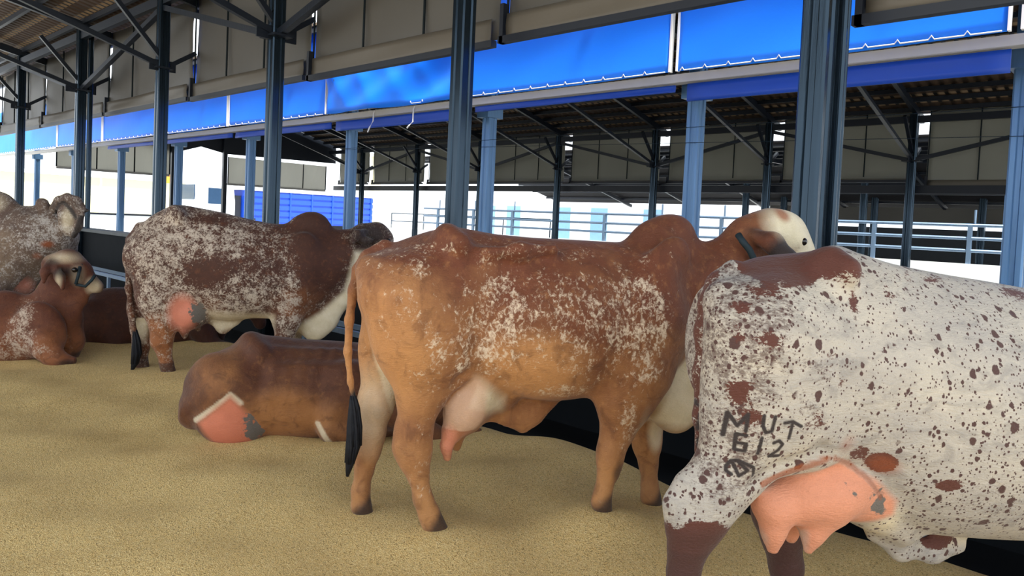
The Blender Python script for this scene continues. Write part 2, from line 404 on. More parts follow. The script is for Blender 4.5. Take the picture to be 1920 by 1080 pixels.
m = MB(); m.box((-37.2, 7.51, 3.085), (4, 7.66, 3.11)); m.box((-37.2, 7.51, 3.11), (4, 7.53, 3.18)); m.box((-37.2, 7.64, 3.11), (4, 7.66, 3.18))
tag(m.obj('gutter', M_GUTTER), 'long pale grey gutter running under the blue tarps', 'gutter')
for (px, py, ln) in ((697, 205, .38), (771, 216, .2)):
    p = at_y(px, py, 7.45); m = MB()
    m.tube([(p[0], 7.515, 3.17), (p[0], 7.49, 3.12), (p[0]+.01, 7.48, p[2]-ln*.5), (p[0]-.03, 7.44, p[2]-ln*.8), (p[0]-.08, 7.44, p[2]-ln)], .012, 6)
    tag(m.obj('hanging_rope', M_ROPE), 'loose white rope end hanging from the gutter, %s one' % ('longer' if ln > .3 else 'shorter'), 'rope')
for z0, z1, nm in ((2.28, 2.6, 'lower'), (2.62, 2.62, 'upper')):
    m = MB(); m.tube([(-12, 7.9, z1), (2.2, 7.9, z0)], .003, 5); tag(m.obj('steel_wire', M_STEEL), 'thin steel wire strung between the far shed columns, %s one' % nm, 'wire')

# end wall of the far shed (left) ------------------------------------
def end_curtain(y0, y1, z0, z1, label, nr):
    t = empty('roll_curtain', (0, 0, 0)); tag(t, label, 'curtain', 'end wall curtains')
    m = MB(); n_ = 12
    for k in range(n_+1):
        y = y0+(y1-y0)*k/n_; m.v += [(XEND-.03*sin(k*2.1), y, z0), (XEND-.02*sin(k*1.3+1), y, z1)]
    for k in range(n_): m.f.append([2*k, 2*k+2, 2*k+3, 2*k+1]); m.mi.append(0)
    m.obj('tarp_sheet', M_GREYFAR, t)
    for k in range(nr+1):
        y = y0+(y1-y0)*k/max(nr, 1); q = MB(); q.tube([(XEND+.03, y, z0), (XEND+.03, y, z1)], .025, 6); q.obj('rope', M_ROPEDARK, t)
    q = MB(); q.box((XEND-.05, y0, z0-.08), (XEND+.05, y1, z0)); q.obj('bottom_bar', M_GUTTER, t)
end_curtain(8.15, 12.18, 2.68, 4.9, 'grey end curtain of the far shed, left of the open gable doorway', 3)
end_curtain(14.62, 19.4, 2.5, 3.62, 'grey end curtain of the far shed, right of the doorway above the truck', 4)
for y, lab in ((12.32, 'left'), (14.48, 'right')):
    m = MB(); m.bar((XEND, y, -.3), (XEND, y, 5.2), .16, .16); tag(m.obj('door_post', M_DARKSTEEL), 'dark steel post on the %s side of the open gable doorway' % lab, 'post')
m = MB(); m.add([(XEND-.1, 8, 5.0), (XEND-.1, 13.8, 6.2), (XEND-.1, 20, 4.6), (XEND-.1, 20, 3.8), (XEND-.1, 14.6, 3.74), (XEND-.1, 13.5, 3.95), (XEND-.1, 12.3, 3.55), (XEND-.1, 8, 4.5)], [tuple(range(8))])
m.add([(x-.04, y, z) for x, y, z in m.v[:8]], [tuple(range(8))[::-1]])
tag(m.obj('gable_panel', M_DARKSTEEL), 'dark gable panel under the end of the far roof', 'panel')
m = MB(); m.box((-36.2, 6.2, -.39), (-36, 18.5, .90)); tag(m.obj('wall_yard', M_WHITE), kind='structure')
m = MB(); m.box((-36.25, 6.2, .90), (-35.95, 18.5, .98)); tag(m.obj('trim_2', M_DARKSTEEL), kind='structure')

# white parapet with rails beyond the far shed -------------------------
m = MB(); m.box((-30, 22.1, -.39), (6, 22.3, .84)); tag(m.obj('wall_rail_side', M_WHITE), kind='structure')
t = empty('rail_fence', (0, 22.2, .84)); tag(t, 'pale blue steel rail fence on the white parapet beyond the far shed', 'fence')
for z in (1.18, 1.5, 1.84):
    m = MB(); m.tube([(-27, 0, z-.84), (6, 0, z-.84)], .045, 8); m.obj('rail', M_GALV, t, True)
for x in np.arange(-26, 6, 2.35):
    m = MB(); m.box((x-.05, -.05, 0), (x+.05, .05, 1.0)); m.obj('fence_post', M_GALV, t)
    if int(x*10) % 2 == 0:
        m = MB(); m.tube([(x+.1, 0, 1.0), (x+.1, 0, 1.4)], .03, 6); m.obj('upright_pipe', M_GALV, t)
# third shed ------------------------------------------------------------
for i, x in enumerate((-.6, -4.3, -8.0, -11.8, -15.5)):
    t = empty('steel_column', (x, 23.6, -.39)); tag(t, 'steel column of the third shed beyond the white rails, %s to the camera' % ORD[i], 'column', 'third shed columns')
    post_mesh(4.6, .09, M_BSTEEL, 'post').obj('post', M_BSTEEL if i < 2 else M_STEEL, t)
for i, x in enumerate((-3.0, -7.0, -11.0, -15.0)):
    t = empty('steel_column', (x, 33.8, -.39)); tag(t, 'dark column at the back of the third shed, %s to the camera' % ORD[i], 'column', 'third shed rear columns')
    post_mesh(4.0, .12, M_STEEL, 'post').obj('post', M_STEEL, t)
m = MB(); m.box((-16, 34.5, 2.05), (8, 34.53, 2.75)); tag(m.obj('tarp_strip', M_GREYTARP), 'long grey tarp strip along the back of the third shed', 'tarp')
m = MB(); m.box((-13.5, 36, -.39), (12, 36.2, 1.9)); tag(m.obj('wall_back', M_DARKCONC), kind='structure')

# outside on the left: yard building, truck, post, white building -------
t = empty('yard_building', (-58, 20, -.39)); tag(t, 'long low cream building across the bright yard on the left', 'building')
m = MB(); m.box((-3, -16, 0), (0, 6.0, 3.6)); m.obj('wall', M_CREAM, t)
m = MB(); m.box((-3.2, -16.2, 3.6), (.3, 6.2, 3.85)); m.obj('parapet', M_WHITE, t)
for y in np.arange(-14, 5, 4.0):
    q = MB(); q.box((0, y, 0), (.06, y+.12, 3.6)); q.obj('pilaster', M_WHITE, t)
m = MB(); m.box((-50.1, 19.0, 2.9), (-50, 20.5, 5.0)); m.box((-50.05, 19.2, -.39), (-49.98, 19.32, 2.9)); m.box((-50.05, 20.2, -.39), (-49.98, 20.32, 2.9))
tag(m.obj('painted_board', M_ORANGE), 'orange and yellow board on posts seen through the gable doorway', 'board')

t = empty('truck', (-42, 18.2, -.39)); tag(t, 'white lorry with blue slatted cargo body parked in the yard', 'truck')
m = MB(); m.box((-2.2, -.3, .6), (0, 2.1, 2.2)); m.add([(-2.2,-.2,2.2),(0,-.2,2.2),(0,2.1,2.2),(-2.2,2.1,2.2),(-2.1,.15,3.3),(-.1,.15,3.3),(-.1,2.0,3.35),(-2.1,2.0,3.35)], [(4,5,6,7),(0,1,5,4),(1,2,6,5),(2,3,7,6),(3,0,4,7)]); m.obj('cab', M_TRUCKW, t)
m = MB(); m.box((.0, .5, 2.05), (.03, 1.5, 2.95)); m.obj('side_window', M_DARKGLASS, t)
m = MB(); m.box((-2.0, -.22, 2.25), (-.2, -.17, 3.1)); m.obj('windscreen', M_DARKGLASS, t)
m = MB(); m.box((-2.3, 2.5, .7), (0, 11.6, 1.0)); m.obj('chassis', M_TYRE, t)
m = MB(); m.box((-2.3, 2.6, 1.0), (.0, 11.8, 2.95))
for k in range(5): m.box((0, 2.6, 1.1+k*.38), (.05, 11.8, 1.36+k*.38))
m.obj('cargo_body', M_TRUCKB, t)
for y in np.arange(2.6, 12, 1.5):
    m = MB(); m.box((0.05, y, 1.0), (.1, y+.1, 2.95)); m.obj('stake', M_TRUCKB, t)
m = MB(); m.box((-2.35, 2.5, 2.95), (.1, 11.9, 3.2)); m.obj('top_cover', M_TRUCKW, t)
for y in (.9, 4.6, 9.4, 10.6):
    m = MB(); m.tube([(-.35, y, .5), (.02, y, .5)], .5, 20); m.obj('wheel', M_TYRE, t)
m = MB(); m.box((-2.0, 2.15, 1.2), (-.1, 2.5, 2.6)); m.obj('air_intake', M_BLACK, t)

_p = at_y(704, 350, 33.5); m = MB(); m.bar((_p[0], 33.5, -.39), (_p[0], 33.5, 5.9), .55, .55); m.box((_p[0]-.4, 33.1, 5.8), (_p[0]+.4, 33.9, 6.0)); tag(m.obj('yard_post', M_CREAM), 'square cream post standing outside, left of the white building', 'post')
t = empty('white_building', (-36, 38, -.39)); tag(t, 'bright white building with blue glass beyond the far shed', 'building')
m = MB(); m.box((-12, 0, 0), (16, 4, 4.2)); m.obj('wall', M_WHITE, t)
for x in (-3.5, -1.0, 3.5, 6.5, 10.5):
    m = MB(); m.box((x, -.05, .5), (x+1.3, 0, 2.9)); m.obj('window', M_GLASS, t)
t = empty('yard_railing', (-33, 30, -.39)); tag(t, 'thin dark railing in front of the white building', 'railing')
for z in (1.0, 1.5, 2.0):
    m = MB(); m.tube([(-6.8, 0, z), (7, 0, z)], .035, 6); m.obj('rail', M_STEEL, t)
for x in (-6.8, -3.5, 0, 3.5, 7):
    m = MB(); m.tube([(x, 0, 0), (x, 0, 2.0)], .035, 6); m.obj('rail_post', M_STEEL, t)

# a far person in the yard --------------------------------------------------
# (small figure seen between two columns on the left)
def person(loc):
    t = empty('person', loc); tag(t, 'distant person in pale teal clothes and red head covering walking in the yard', 'person')
    m = bpy.data.meshes.new('body'); bm = bmesh.new()
    J = [(0,0,.95),(0,0,1.15),(0,0,1.4),(0,0,1.52),(0,0,1.62),(.17,0,1.4),(.22,.05,1.12),(.2,.16,.9),(-.17,0,1.4),(-.22,-.05,1.12),(-.2,.1,.9),(.09,0,.9),(.1,.12,.5),(.1,.1,.06),(-.09,0,.9),(-.1,-.1,.5),(-.1,-.22,.08),(.1,.22,.03),(-.1,-.1,.03)]
    E = [(0,1),(1,2),(2,3),(3,4),(2,5),(5,6),(6,7),(2,8),(8,9),(9,10),(0,11),(11,12),(12,13),(0,14),(14,15),(15,16),(13,17),(16,18)]
    rad = [.15,.14,.15,.06,.1,.07,.05,.04,.07,.05,.04,.1,.07,.045,.1,.07,.045,.035,.035]
    vs = [bm.verts.new(j) for j in J]; [bm.edges.new((vs[a], vs[b])) for a, b in E]; bm.to_mesh(m); bm.free()
    o = bpy.data.objects.new('body', m); COL.objects.link(o); o.parent = t; m.materials.append(M_TEAL)
    sk = o.modifiers.new('skin', 'SKIN')
    for i, r in enumerate(rad): m.skin_vertices[0].data[i].radius = (r, r*.8)
    m.skin_vertices[0].data[0].use_root = True
    sb = o.modifiers.new('sub', 'SUBSURF'); sb.levels = 1; sb.render_levels = 1
    q = MB(); q.tube([(0,0,1.5),(0,0,1.56),(0,0,1.68),(0,0,1.76)], [.07,.12,.125,.05], 12); q.obj('head_scarf', M_RED, t, True)
person((-44.5, 12.6, -.39))

#@@COWS@@
# ------------------------------------------------------------------ cattle
HX, HY = .5265, .8505            # the cows stand square to the feed lane
def _smin(a, b, k):
    h = np.maximum(k-np.abs(a-b), 0)/k
    return np.minimum(a, b)-h*h*k*.25
def _smax(a, b, k): return -_smin(-a, -b, k)

class Cow:
    """implicit animal body -> one continuous mesh; x forward, y to its left, z up"""
    def __init__(s, bx, by, h, head=(HX, HY)):
        s.b = np.array([bx, by]); s.h = np.array(head)/np.hypot(*head); s.l = np.array([s.h[1], -s.h[0]])
        s.vox = h; s.pr = []
    def V(s, px, py, lat=0.0, rp=0.0):
        d = ray(px, py); n = np.array([s.l[0], s.l[1], 0])
        t = (np.dot(np.array([s.b[0], s.b[1], 0])-C_, n)+lat)/np.dot(d, n)
        p = C_+d*t; q = p[:2]-s.b
        return np.array([q@s.h, -lat, p[2], rp*t/FPX])
    def cone(s, *pts, k=.05, sy=1.0, sub=False):
        for a, b in zip(pts, pts[1:]): s.pr.append(('cone', np.array(a, float), np.array(b, float), sy, k, sub))
    def ell(s, c, r, rot=0, yaw=0, k=.05, sub=False):
        s.pr.append(('ell', np.array(c[:3], float), np.array(r, float), (rot, yaw), k, sub))
    def trunk(s, top, bot, wid, k=.05, n=2.25, peak=.35, low=.0):
        s.pr.append(('trunk', np.array(top, float), np.array(bot, float), np.array(wid, float), (n, peak, low), k))
    def both(s, pts, **kw):
        s.cone(*pts, **kw); s.cone(*[np.array([p[0], -p[1], p[2], p[3]]) for p in pts], **kw)
    def build_field(s, lo, hi):
        h = s.vox; s.lo = np.array(lo); nx, ny, nz = [int((b-a)/h)+2 for a, b in zip(lo, hi)]
        X = lo[0]+h*np.arange(nx); Y = lo[1]+h*np.arange(ny); Z = lo[2]+h*np.arange(nz)
        D = np.full((nx, ny, nz), 1.0, np.float32)
        for p in s.pr:
            if p[0] == 'cone':
                _, a, b, sy, k, sub = p; r = max(a[3], b[3]); mg = k+3*h
                mn = np.minimum(a[:3], b[:3])-r-mg; mx = np.maximum(a[:3], b[:3])+r+mg
            elif p[0] == 'ell':
                _, c, r, rot, k, sub = p; R = max(r); mg = k+3*h; mn = c-R-mg; mx = c+R+mg
            else:
                _, top, bot, wid, prm, k = p; sub = False; mg = k+3*h
                w = wid[:, 1].max(); mn = np.array([top[0, 0], -w, bot[:, 1].min()])-mg; mx = np.array([top[-1, 0], w, top[:, 1].max()])+mg
            i0 = [max(0, int((mn[q]-lo[q])/h)) for q in range(3)]; i1 = [min(D.shape[q], int((mx[q]-lo[q])/h)+2) for q in range(3)]
            if any(a >= b for a, b in zip(i0, i1)): continue
            sl = tuple(slice(a, b) for a, b in zip(i0, i1))
            x = X[sl[0]][:, None, None]; y = Y[sl[1]][None, :, None]; z = Z[sl[2]][None, None, :]
            if p[0] == 'cone':
                A = a[:3]*np.array([1, 1/sy, 1]); B = b[:3]*np.array([1, 1/sy, 1]); ab = B-A; L = max(ab@ab, 1e-9)
                px, py, pz = x-A[0], y/sy-A[1], z-A[2]
                t = np.clip((px*ab[0]+py*ab[1]+pz*ab[2])/L, 0, 1)
                d = np.sqrt((px-t*ab[0])**2+(py-t*ab[1])**2+(pz-t*ab[2])**2)-(a[3]+(b[3]-a[3])*t)
                d = d*min(1, sy)
            elif p[0] == 'ell':
                (ro, yw) = rot; px, py, pz = x-c[0], y-c[1], z-c[2]
                qx, qy = px*cos(yw)+py*sin(yw), -px*sin(yw)+py*cos(yw)
                qx, qz = qx*cos(ro)+pz*sin(ro), -qx*sin(ro)+pz*cos(ro)
                k0 = np.sqrt((qx/r[0])**2+(qy/r[1])**2+(qz/r[2])**2)+1e-6
                k1 = np.sqrt((qx/r[0]**2)**2+(qy/r[1]**2)**2+(qz/r[2]**2)**2)+1e-6
                d = k0*(k0-1)/k1
            else:
                n, peak, low = prm
                xc = np.clip(X[sl[0]], top[0, 0], top[-1, 0])
                def sm(arr):
                    v = np.interp(xc, arr[:, 0], arr[:, 1]); q = 5
                    if len(v) > 2*q+1:
                        vp = np.pad(v, q, mode='edge'); v = np.convolve(vp, np.ones(2*q+1)/(2*q+1), 'valid')
                    return v
                T = sm(top)[:, None, None]; Bm = sm(bot)[:, None, None]; Wd = sm(wid)[:, None, None]
                cz = (T+Bm)/2; hz = np.maximum((T-Bm)/2, .02); u = (z-cz)/hz
                ww = Wd*(1-peak*np.clip(u, 0, 1.2)**2)*(1-low*np.clip(-u, 0, 1.2)**2)
                rr = (np.abs(y/ww)**n+np.abs(u)**n)**(1/n)
                d = (rr-1)*np.minimum(Wd, hz)*.85
                ex = np.maximum(np.maximum(top[0, 0]-x, x-top[-1, 0]), 0)
                d = np.where(ex > 0, np.sqrt(np.maximum(d, 0)**2+ex**2), d)
            D[sl] = _smax(D[sl], -d, k) if sub else _smin(D[sl], d.astype(np.float32), k)
        s.D = D
    def nets(s):
        D, h = s.D, s.vox; S = D < 0
        sh = tuple(n-1 for n in D.shape); cnt = np.zeros(sh, np.int8)
        offs = [(i, j, k) for i in (0, 1) for j in (0, 1) for k in (0, 1)]
        for i, j, k in offs: cnt += S[i:i+sh[0], j:j+sh[1], k:k+sh[2]]
        idx = np.argwhere((cnt > 0) & (cnt < 8)); vals = {o: D[idx[:, 0]+o[0], idx[:, 1]+o[1], idx[:, 2]+o[2]] for o in offs}
        acc = np.zeros((len(idx), 3)); w = np.zeros(len(idx))
        for a in offs:
            for ax in range(3):
                if a[ax]: continue
                b = list(a); b[ax] = 1; b = tuple(b); va, vb = vals[a], vals[b]; cr = (va < 0) != (vb < 0)
                t = np.where(cr, va/np.where(cr, va-vb, 1), 0)
                p = np.tile(np.array(a, float), (len(idx), 1)); p[:, ax] = t
                acc += np.where(cr[:, None], p, 0); w += cr
        P = (idx+acc/w[:, None])*h+s.lo
        vid = np.full(sh, -1, np.int64); vid[tuple(idx.T)] = np.arange(len(idx))
        Q = []
        for ax in range(3):
            a1, a2 = [(1, 2), (2, 0), (0, 1)][ax]
            sl0 = [slice(1, n) for n in sh]; sl0[ax] = slice(0, sh[ax]); sl1 = list(sl0); sl1[ax] = slice(1, sh[ax]+1)
            A, B = S[tuple(sl0)], S[tuple(sl1)]; e = np.argwhere(A != B); 
            st = np.array([1, 1, 1]); st[ax] = 0; e2 = e+st
            fl = A[tuple(e.T)]
            def g(d1, d2):
                c = e2.copy(); c[:, a1] -= d1; c[:, a2] -= d2; return vid[tuple(c.T)]
            q = np.stack([g(1, 1), g(0, 1), g(0, 0), g(1, 0)], -1); q[~fl] = q[~fl][:, ::-1]; Q.append(q)
        Q = np.concatenate(Q); Q = Q[(Q >= 0).all(1)]
        for it in range(3):     # light smoothing
            acc = np.zeros_like(P); c = np.zeros(len(P))
            for i in range(4):
                a, b = Q[:, i], Q[:, (i+1) % 4]
                np.add.at(acc, a, P[b]); np.add.at(acc, b, P[a]); np.add.at(c, a, 1); np.add.at(c, b, 1)
            P = P+(acc/np.maximum(c, 1)[:, None]-P)*(.5 if it != 1 else -.3)
        s.P, s.Q = P, Q
    def refine(s, x0, x1, z0, z1, times=2):
        """split faces finely on the near flank where a brand needs it"""
        bm = bmesh.new(); vs = [bm.verts.new(p) for p in s.P.tolist()]; bm.verts.ensure_lookup_table()
        for q in s.Q.tolist():
            try: bm.faces.new([vs[i] for i in q])
            except ValueError: pass
        for _ in range(times):
            ed = [e for e in bm.edges if all(x0 < v.co.x < x1 and z0 < v.co.z < z1 and v.co.y < -.02 for v in e.verts)]
            bmesh.ops.subdivide_edges(bm, edges=ed, cuts=1, use_grid_fill=True, smooth=.0)
        bm.verts.ensure_lookup_table(); bm.verts.index_update()
        s.P = np.array([v.co[:] for v in bm.verts]); s.faces = [[v.index for v in f.verts] for f in bm.faces]; bm.free()
    def finish(s, parent, mat, masks, name='body'):
        fs = getattr(s, 'faces', None) or s.Q.tolist()
        me = bpy.data.meshes.new(name); me.from_pydata(s.P.tolist(), [], fs); me.materials.append(mat)
        me.polygons.foreach_set('use_smooth', [True]*len(me.polygons))
        for nm, arr in masks.items():
            at = me.attributes.new(nm, 'FLOAT', 'POINT'); at.data.foreach_set('value', np.clip(arr, 0, 1).astype(np.float32))
        me.update(); o = bpy.data.objects.new(name, me); COL.objects.link(o); o.parent = parent; return o
    def place(s, name, label, group=None):
        rz = atan2(s.h[1], s.h[0]); t = empty(name, (s.b[0], s.b[1], 0), rz); tag(t, label, 'cow', group); return t
    # masks in the animal's own length/height frame
    def blob(s, px, py, rx, ry, lat=.25, soft=.5, ang=0):
        c = s.V(px, py, lat, rx); sc = c[3]/rx; dx, dz = s.P[:, 0]-c[0], s.P[:, 2]-c[2]
        u = dx*cos(ang)+dz*sin(ang); v = -dx*sin(ang)+dz*cos(ang)
        r = np.sqrt((u/(rx*sc))**2+(v/(ry*sc))**2)
        return np.clip((1-r)/soft, 0, 1)
    def poly(s, pts, lat=.2, soft=.03):
        q = np.array([s.V(x, y, lat)[[0, 2]] for x, y in pts]); P2 = s.P[:, [0, 2]]
        ins = np.zeros(len(P2), bool); d = np.full(len(P2), 9.0)
        for (x0, z0), (x1, z1) in zip(q, np.roll(q, -1, 0)):
            c = ((z0 > P2[:, 1]) != (z1 > P2[:, 1])) & (P2[:, 0] < (x1-x0)*(P2[:, 1]-z0)/((z1-z0) if z1 != z0 else 1e-9)+x0); ins ^= c
            ab = np.array([x1-x0, z1-z0]); t = np.clip(((P2-[x0, z0])@ab)/max(ab@ab, 1e-9), 0, 1)
            d = np.minimum(d, np.linalg.norm(P2-[x0, z0]-t[:, None]*ab, axis=1))
        return np.clip(.5+np.where(ins, d, -d)/(2*soft), 0, 1)
    def strokes(s, lines, lat, wpx):
        P2 = s.P[:, [0, 2]]; d = np.full(len(P2), 9.0)
        for ln in lines:
            q = [s.V(x, y, lat, wpx)[[0, 2, 3]] for x, y in ln]
            for a, b in zip(q, q[1:]):
                ab = (b-a)[:2]; t = np.clip(((P2-a[:2])@ab)/max(ab@ab, 1e-9), 0, 1)
                d = np.minimum(d, np.linalg.norm(P2-a[:2]-t[:, None]*ab, axis=1)/a[2])
        return np.clip((1.25-d)/.5, 0, 1)*(s.P[:, 1] < 0)

def coat(name, dark, light, white, wscale, speck, spots=None, stretch=(1, 1, 1), tone=None, skin=srgb(206, 128, 104)):
    """hide: two hair colours, white roan flecks where 'roan' is high, painted regions from point attributes"""
    n = NT(name)
    def A(nm): a = n.n('ShaderNodeAttribute'); a.attribute_name = nm; return a.outputs['Fac']
    v = n.mapping(stretch)
    big = n.noise(3.2, 5, .6, v); mid = n.noise(wscale*.22, 4, .6, v); fine = n.noise(wscale, 5, .7, v, .6); grain = n.noise(300, 2, .6)
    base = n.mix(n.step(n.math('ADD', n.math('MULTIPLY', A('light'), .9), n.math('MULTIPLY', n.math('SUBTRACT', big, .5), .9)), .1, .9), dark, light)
    tm = n.noise(11, 4, .62, v, .8); tm2 = n.noise(27, 3, .6, v)
    base = n.mix(n.math('MULTIPLY', n.step(tm, .48, .68), .42), base, tuple(c*.55 for c in dark[:3])+(1,))
    base = n.mix(n.math('MULTIPLY', n.step(tm2, .5, .85), .25), base, tuple(min(1, c*1.35) for c in light[:3])+(1,))
    base = n.mix(n.math('MULTIPLY', n.step(A('deep'), 0, 1), .8), base, tuple(c*.35 for c in dark[:3])+(1,))
    f = n.math('ADD', n.math('MULTIPLY', fine, .62), n.math('MULTIPLY', mid, .38))
    th = n.math('SUBTRACT', .70, n.math('MULTIPLY', A('roan'), .27))
    fleck = n.step(n.math('SUBTRACT', f, th), -.06, .08)
    base = n.mix(n.math('MULTIPLY', fleck, speck), base, white)
    base = n.mix(A('cream'), base, n.mix(mid, srgb(206, 190, 150), srgb(240, 228, 204)))
    if spots:
        spc = spots
        for (sc, thr, dn, seed) in ((20, .34, .75, 0), (40, .36, 1.2, 5), (80, .34, 1.6, 9)):
            vo = n.n('ShaderNodeTexVoronoi'); vo.inputs['Scale'].default_value = sc; vo.inputs['Randomness'].default_value = 1
            mp = n.n('ShaderNodeMapping'); mp.inputs['Location'].default_value = (seed, seed*2, seed*.7); mp.inputs['Scale'].default_value = (1.15, .9, .95)
            ad = n.n('ShaderNodeVectorMath', operation='ADD'); nz = n.n('ShaderNodeTexNoise'); nz.inputs['Scale'].default_value = sc*1.6; nz.inputs['Detail'].default_value = 3
            n.l(n.tc(), nz.inputs['Vector']); sv = n.n('ShaderNodeVectorMath', operation='SCALE'); sv.inputs['Scale'].default_value = .55/sc; n.l(nz.outputs['Color'], sv.inputs[0])
            n.l(n.tc(), ad.inputs[0]); n.l(sv.outputs[0], ad.inputs[1]); n.l(ad.outputs[0], mp.inputs[0]); n.l(mp.outputs[0], vo.inputs['Vector'])
            sep = n.n('ShaderNodeSeparateColor'); n.l(vo.outputs['Color'], sep.inputs[0])
            keep = n.step(n.math('SUBTRACT', n.math('MULTIPLY', A('spot'), dn), sep.outputs[0]), -.02, .02)
            rad = n.math('MULTIPLY', n.math('ADD', .12, n.math('MULTIPLY', sep.outputs[1], .26)), 1.0)
            dot = n.math('MULTIPLY', n.step(n.math('SUBTRACT', rad, vo.outputs['Distance']), -.03, .05), keep)
            base = n.mix(dot, base, spc)
        pt = n.step(n.math('ADD', n.math('MULTIPLY', A('patch'), 1.0), n.math('MULTIPLY', n.math('SUBTRACT', n.math('ADD', n.math('MULTIPLY', fine, .6), n.math('MULTIPLY', mid, .5)), .55), 2.3)), .44, .56)
        base = n.mix(pt, base, srgb(86, 46, 36))
    base = n.mix(A('pink'), base, n.mix(mid, skin, tuple(min(1, c*1.25) for c in skin[:3])+(1,)))
    blot = n.step(n.math('ADD', A('blot'), n.math('MULTIPLY', n.math('SUBTRACT', n.noise(26, 4, .6), .5), 1.6)), .45, .6)
    base = n.mix(blot, base, srgb(104, 98, 92))
    base = n.mix(A('rust'), base, srgb(150, 74, 30))
    base = n.mix(A('dark'), base, srgb(32, 28, 30))
    base = n.mix(A('brand'), base, srgb(46, 38, 38))
    base = n.mix(n.math('MULTIPLY', n.math('SUBTRACT', grain, .35), .35), base, (0.02, .012, .008, 1))
    n.col(base); n.rough(.62, spec=.3)
    hair = n.noise(120, 3, .6, n.mapping((.5, 1, 1.6)))
    n.bump(n.math('ADD', hair, n.math('ADD', n.math('MULTIPLY', mid, .8), n.math('MULTIPLY', tm, 2.2))), .006, .6)
    n.p.inputs['Sheen Weight'].default_value = .12
    return n.m
ALL = ('light', 'deep', 'roan', 'cream', 'pink', 'blot', 'rust', 'dark', 'brand', 'spot', 'patch')
def clipmask(m, mx=.78): m['roan'] = np.clip(m['roan'], 0, mx)
def masks0(c): return {k: np.zeros(len(c.P)) for k in ALL}
M_EYE = NT('cow_eye').m; M_EYE.node_tree.nodes['Principled BSDF'].inputs['Base Color'].default_value = (.008, .006, .005, 1); M_EYE.node_tree.nodes['Principled BSDF'].inputs['Roughness'].default_value = .12
M_SWITCH = plain('black_tail_hair', srgb(24, 26, 32), .6, var=.5, scale=60, bump=.003)
M_HALTER = plain('dark_halter_webbing', srgb(40, 52, 58), .7, var=.2, scale=30)
M_HORN = plain('grey_horn', srgb(84, 78, 74), .45, var=.25, scale=20)

def eye(c, p, r, t):
    bm = bmesh.new(); bmesh.ops.create_uvsphere(bm, u_segments=14, v_segments=10, radius=r); me = bpy.data.meshes.new('eye'); bm.to_mesh(me); bm.free()
    me.polygons.foreach_set('use_smooth', [True]*len(me.polygons)); me.materials.append(M_EYE)
    o = bpy.data.objects.new('eye', me); COL.objects.link(o); o.parent = t; o.location = p[:3]; return o
def switch(c, pts, t, mat=None):
    """tail tuft: a bundle of hair locks around a tapering core"""
    pts = [np.array(p) for p in pts]; m = MB(); rs = random.Random(3)
    m.tube([p[:3] for p in pts], [p[3]*.72 for p in pts], 10)
    for k in range(26):
        a = rs.uniform(0, 6.28); q = rs.uniform(.55, 1.0); e = rs.uniform(.75, 1.0); path = []; rad = []
        n = len(pts)
        for i, p in enumerate(pts):
            if i/(n-1) > e+.01: break
            path.append((p[0]+cos(a+i*.25)*p[3]*q*.8, p[1]+sin(a+i*.25)*p[3]*q*.8, p[2])); rad.append(max(.0015, p[3]*.3*(1-.6*i/(n-1))))
        if len(path) > 1: m.tube(path, rad, 5)
    return m.obj('tail_switch', mat or M_SWITCH, t, True)
def strap(pts, w, t, name='halter', mat=None):
    m = MB(); m.tube([p[:3] for p in pts], w, 8); return m.obj(name, mat or M_HALTER, t, True)

def hind_hoofs(c, pts):
    for p in pts: HOOF.append((c.b[0]+c.h[0]*p[0]-c.l[0]*p[1], c.b[1]+c.h[1]*p[0]-c.l[1]*p[1], p[2]+.03, .2))

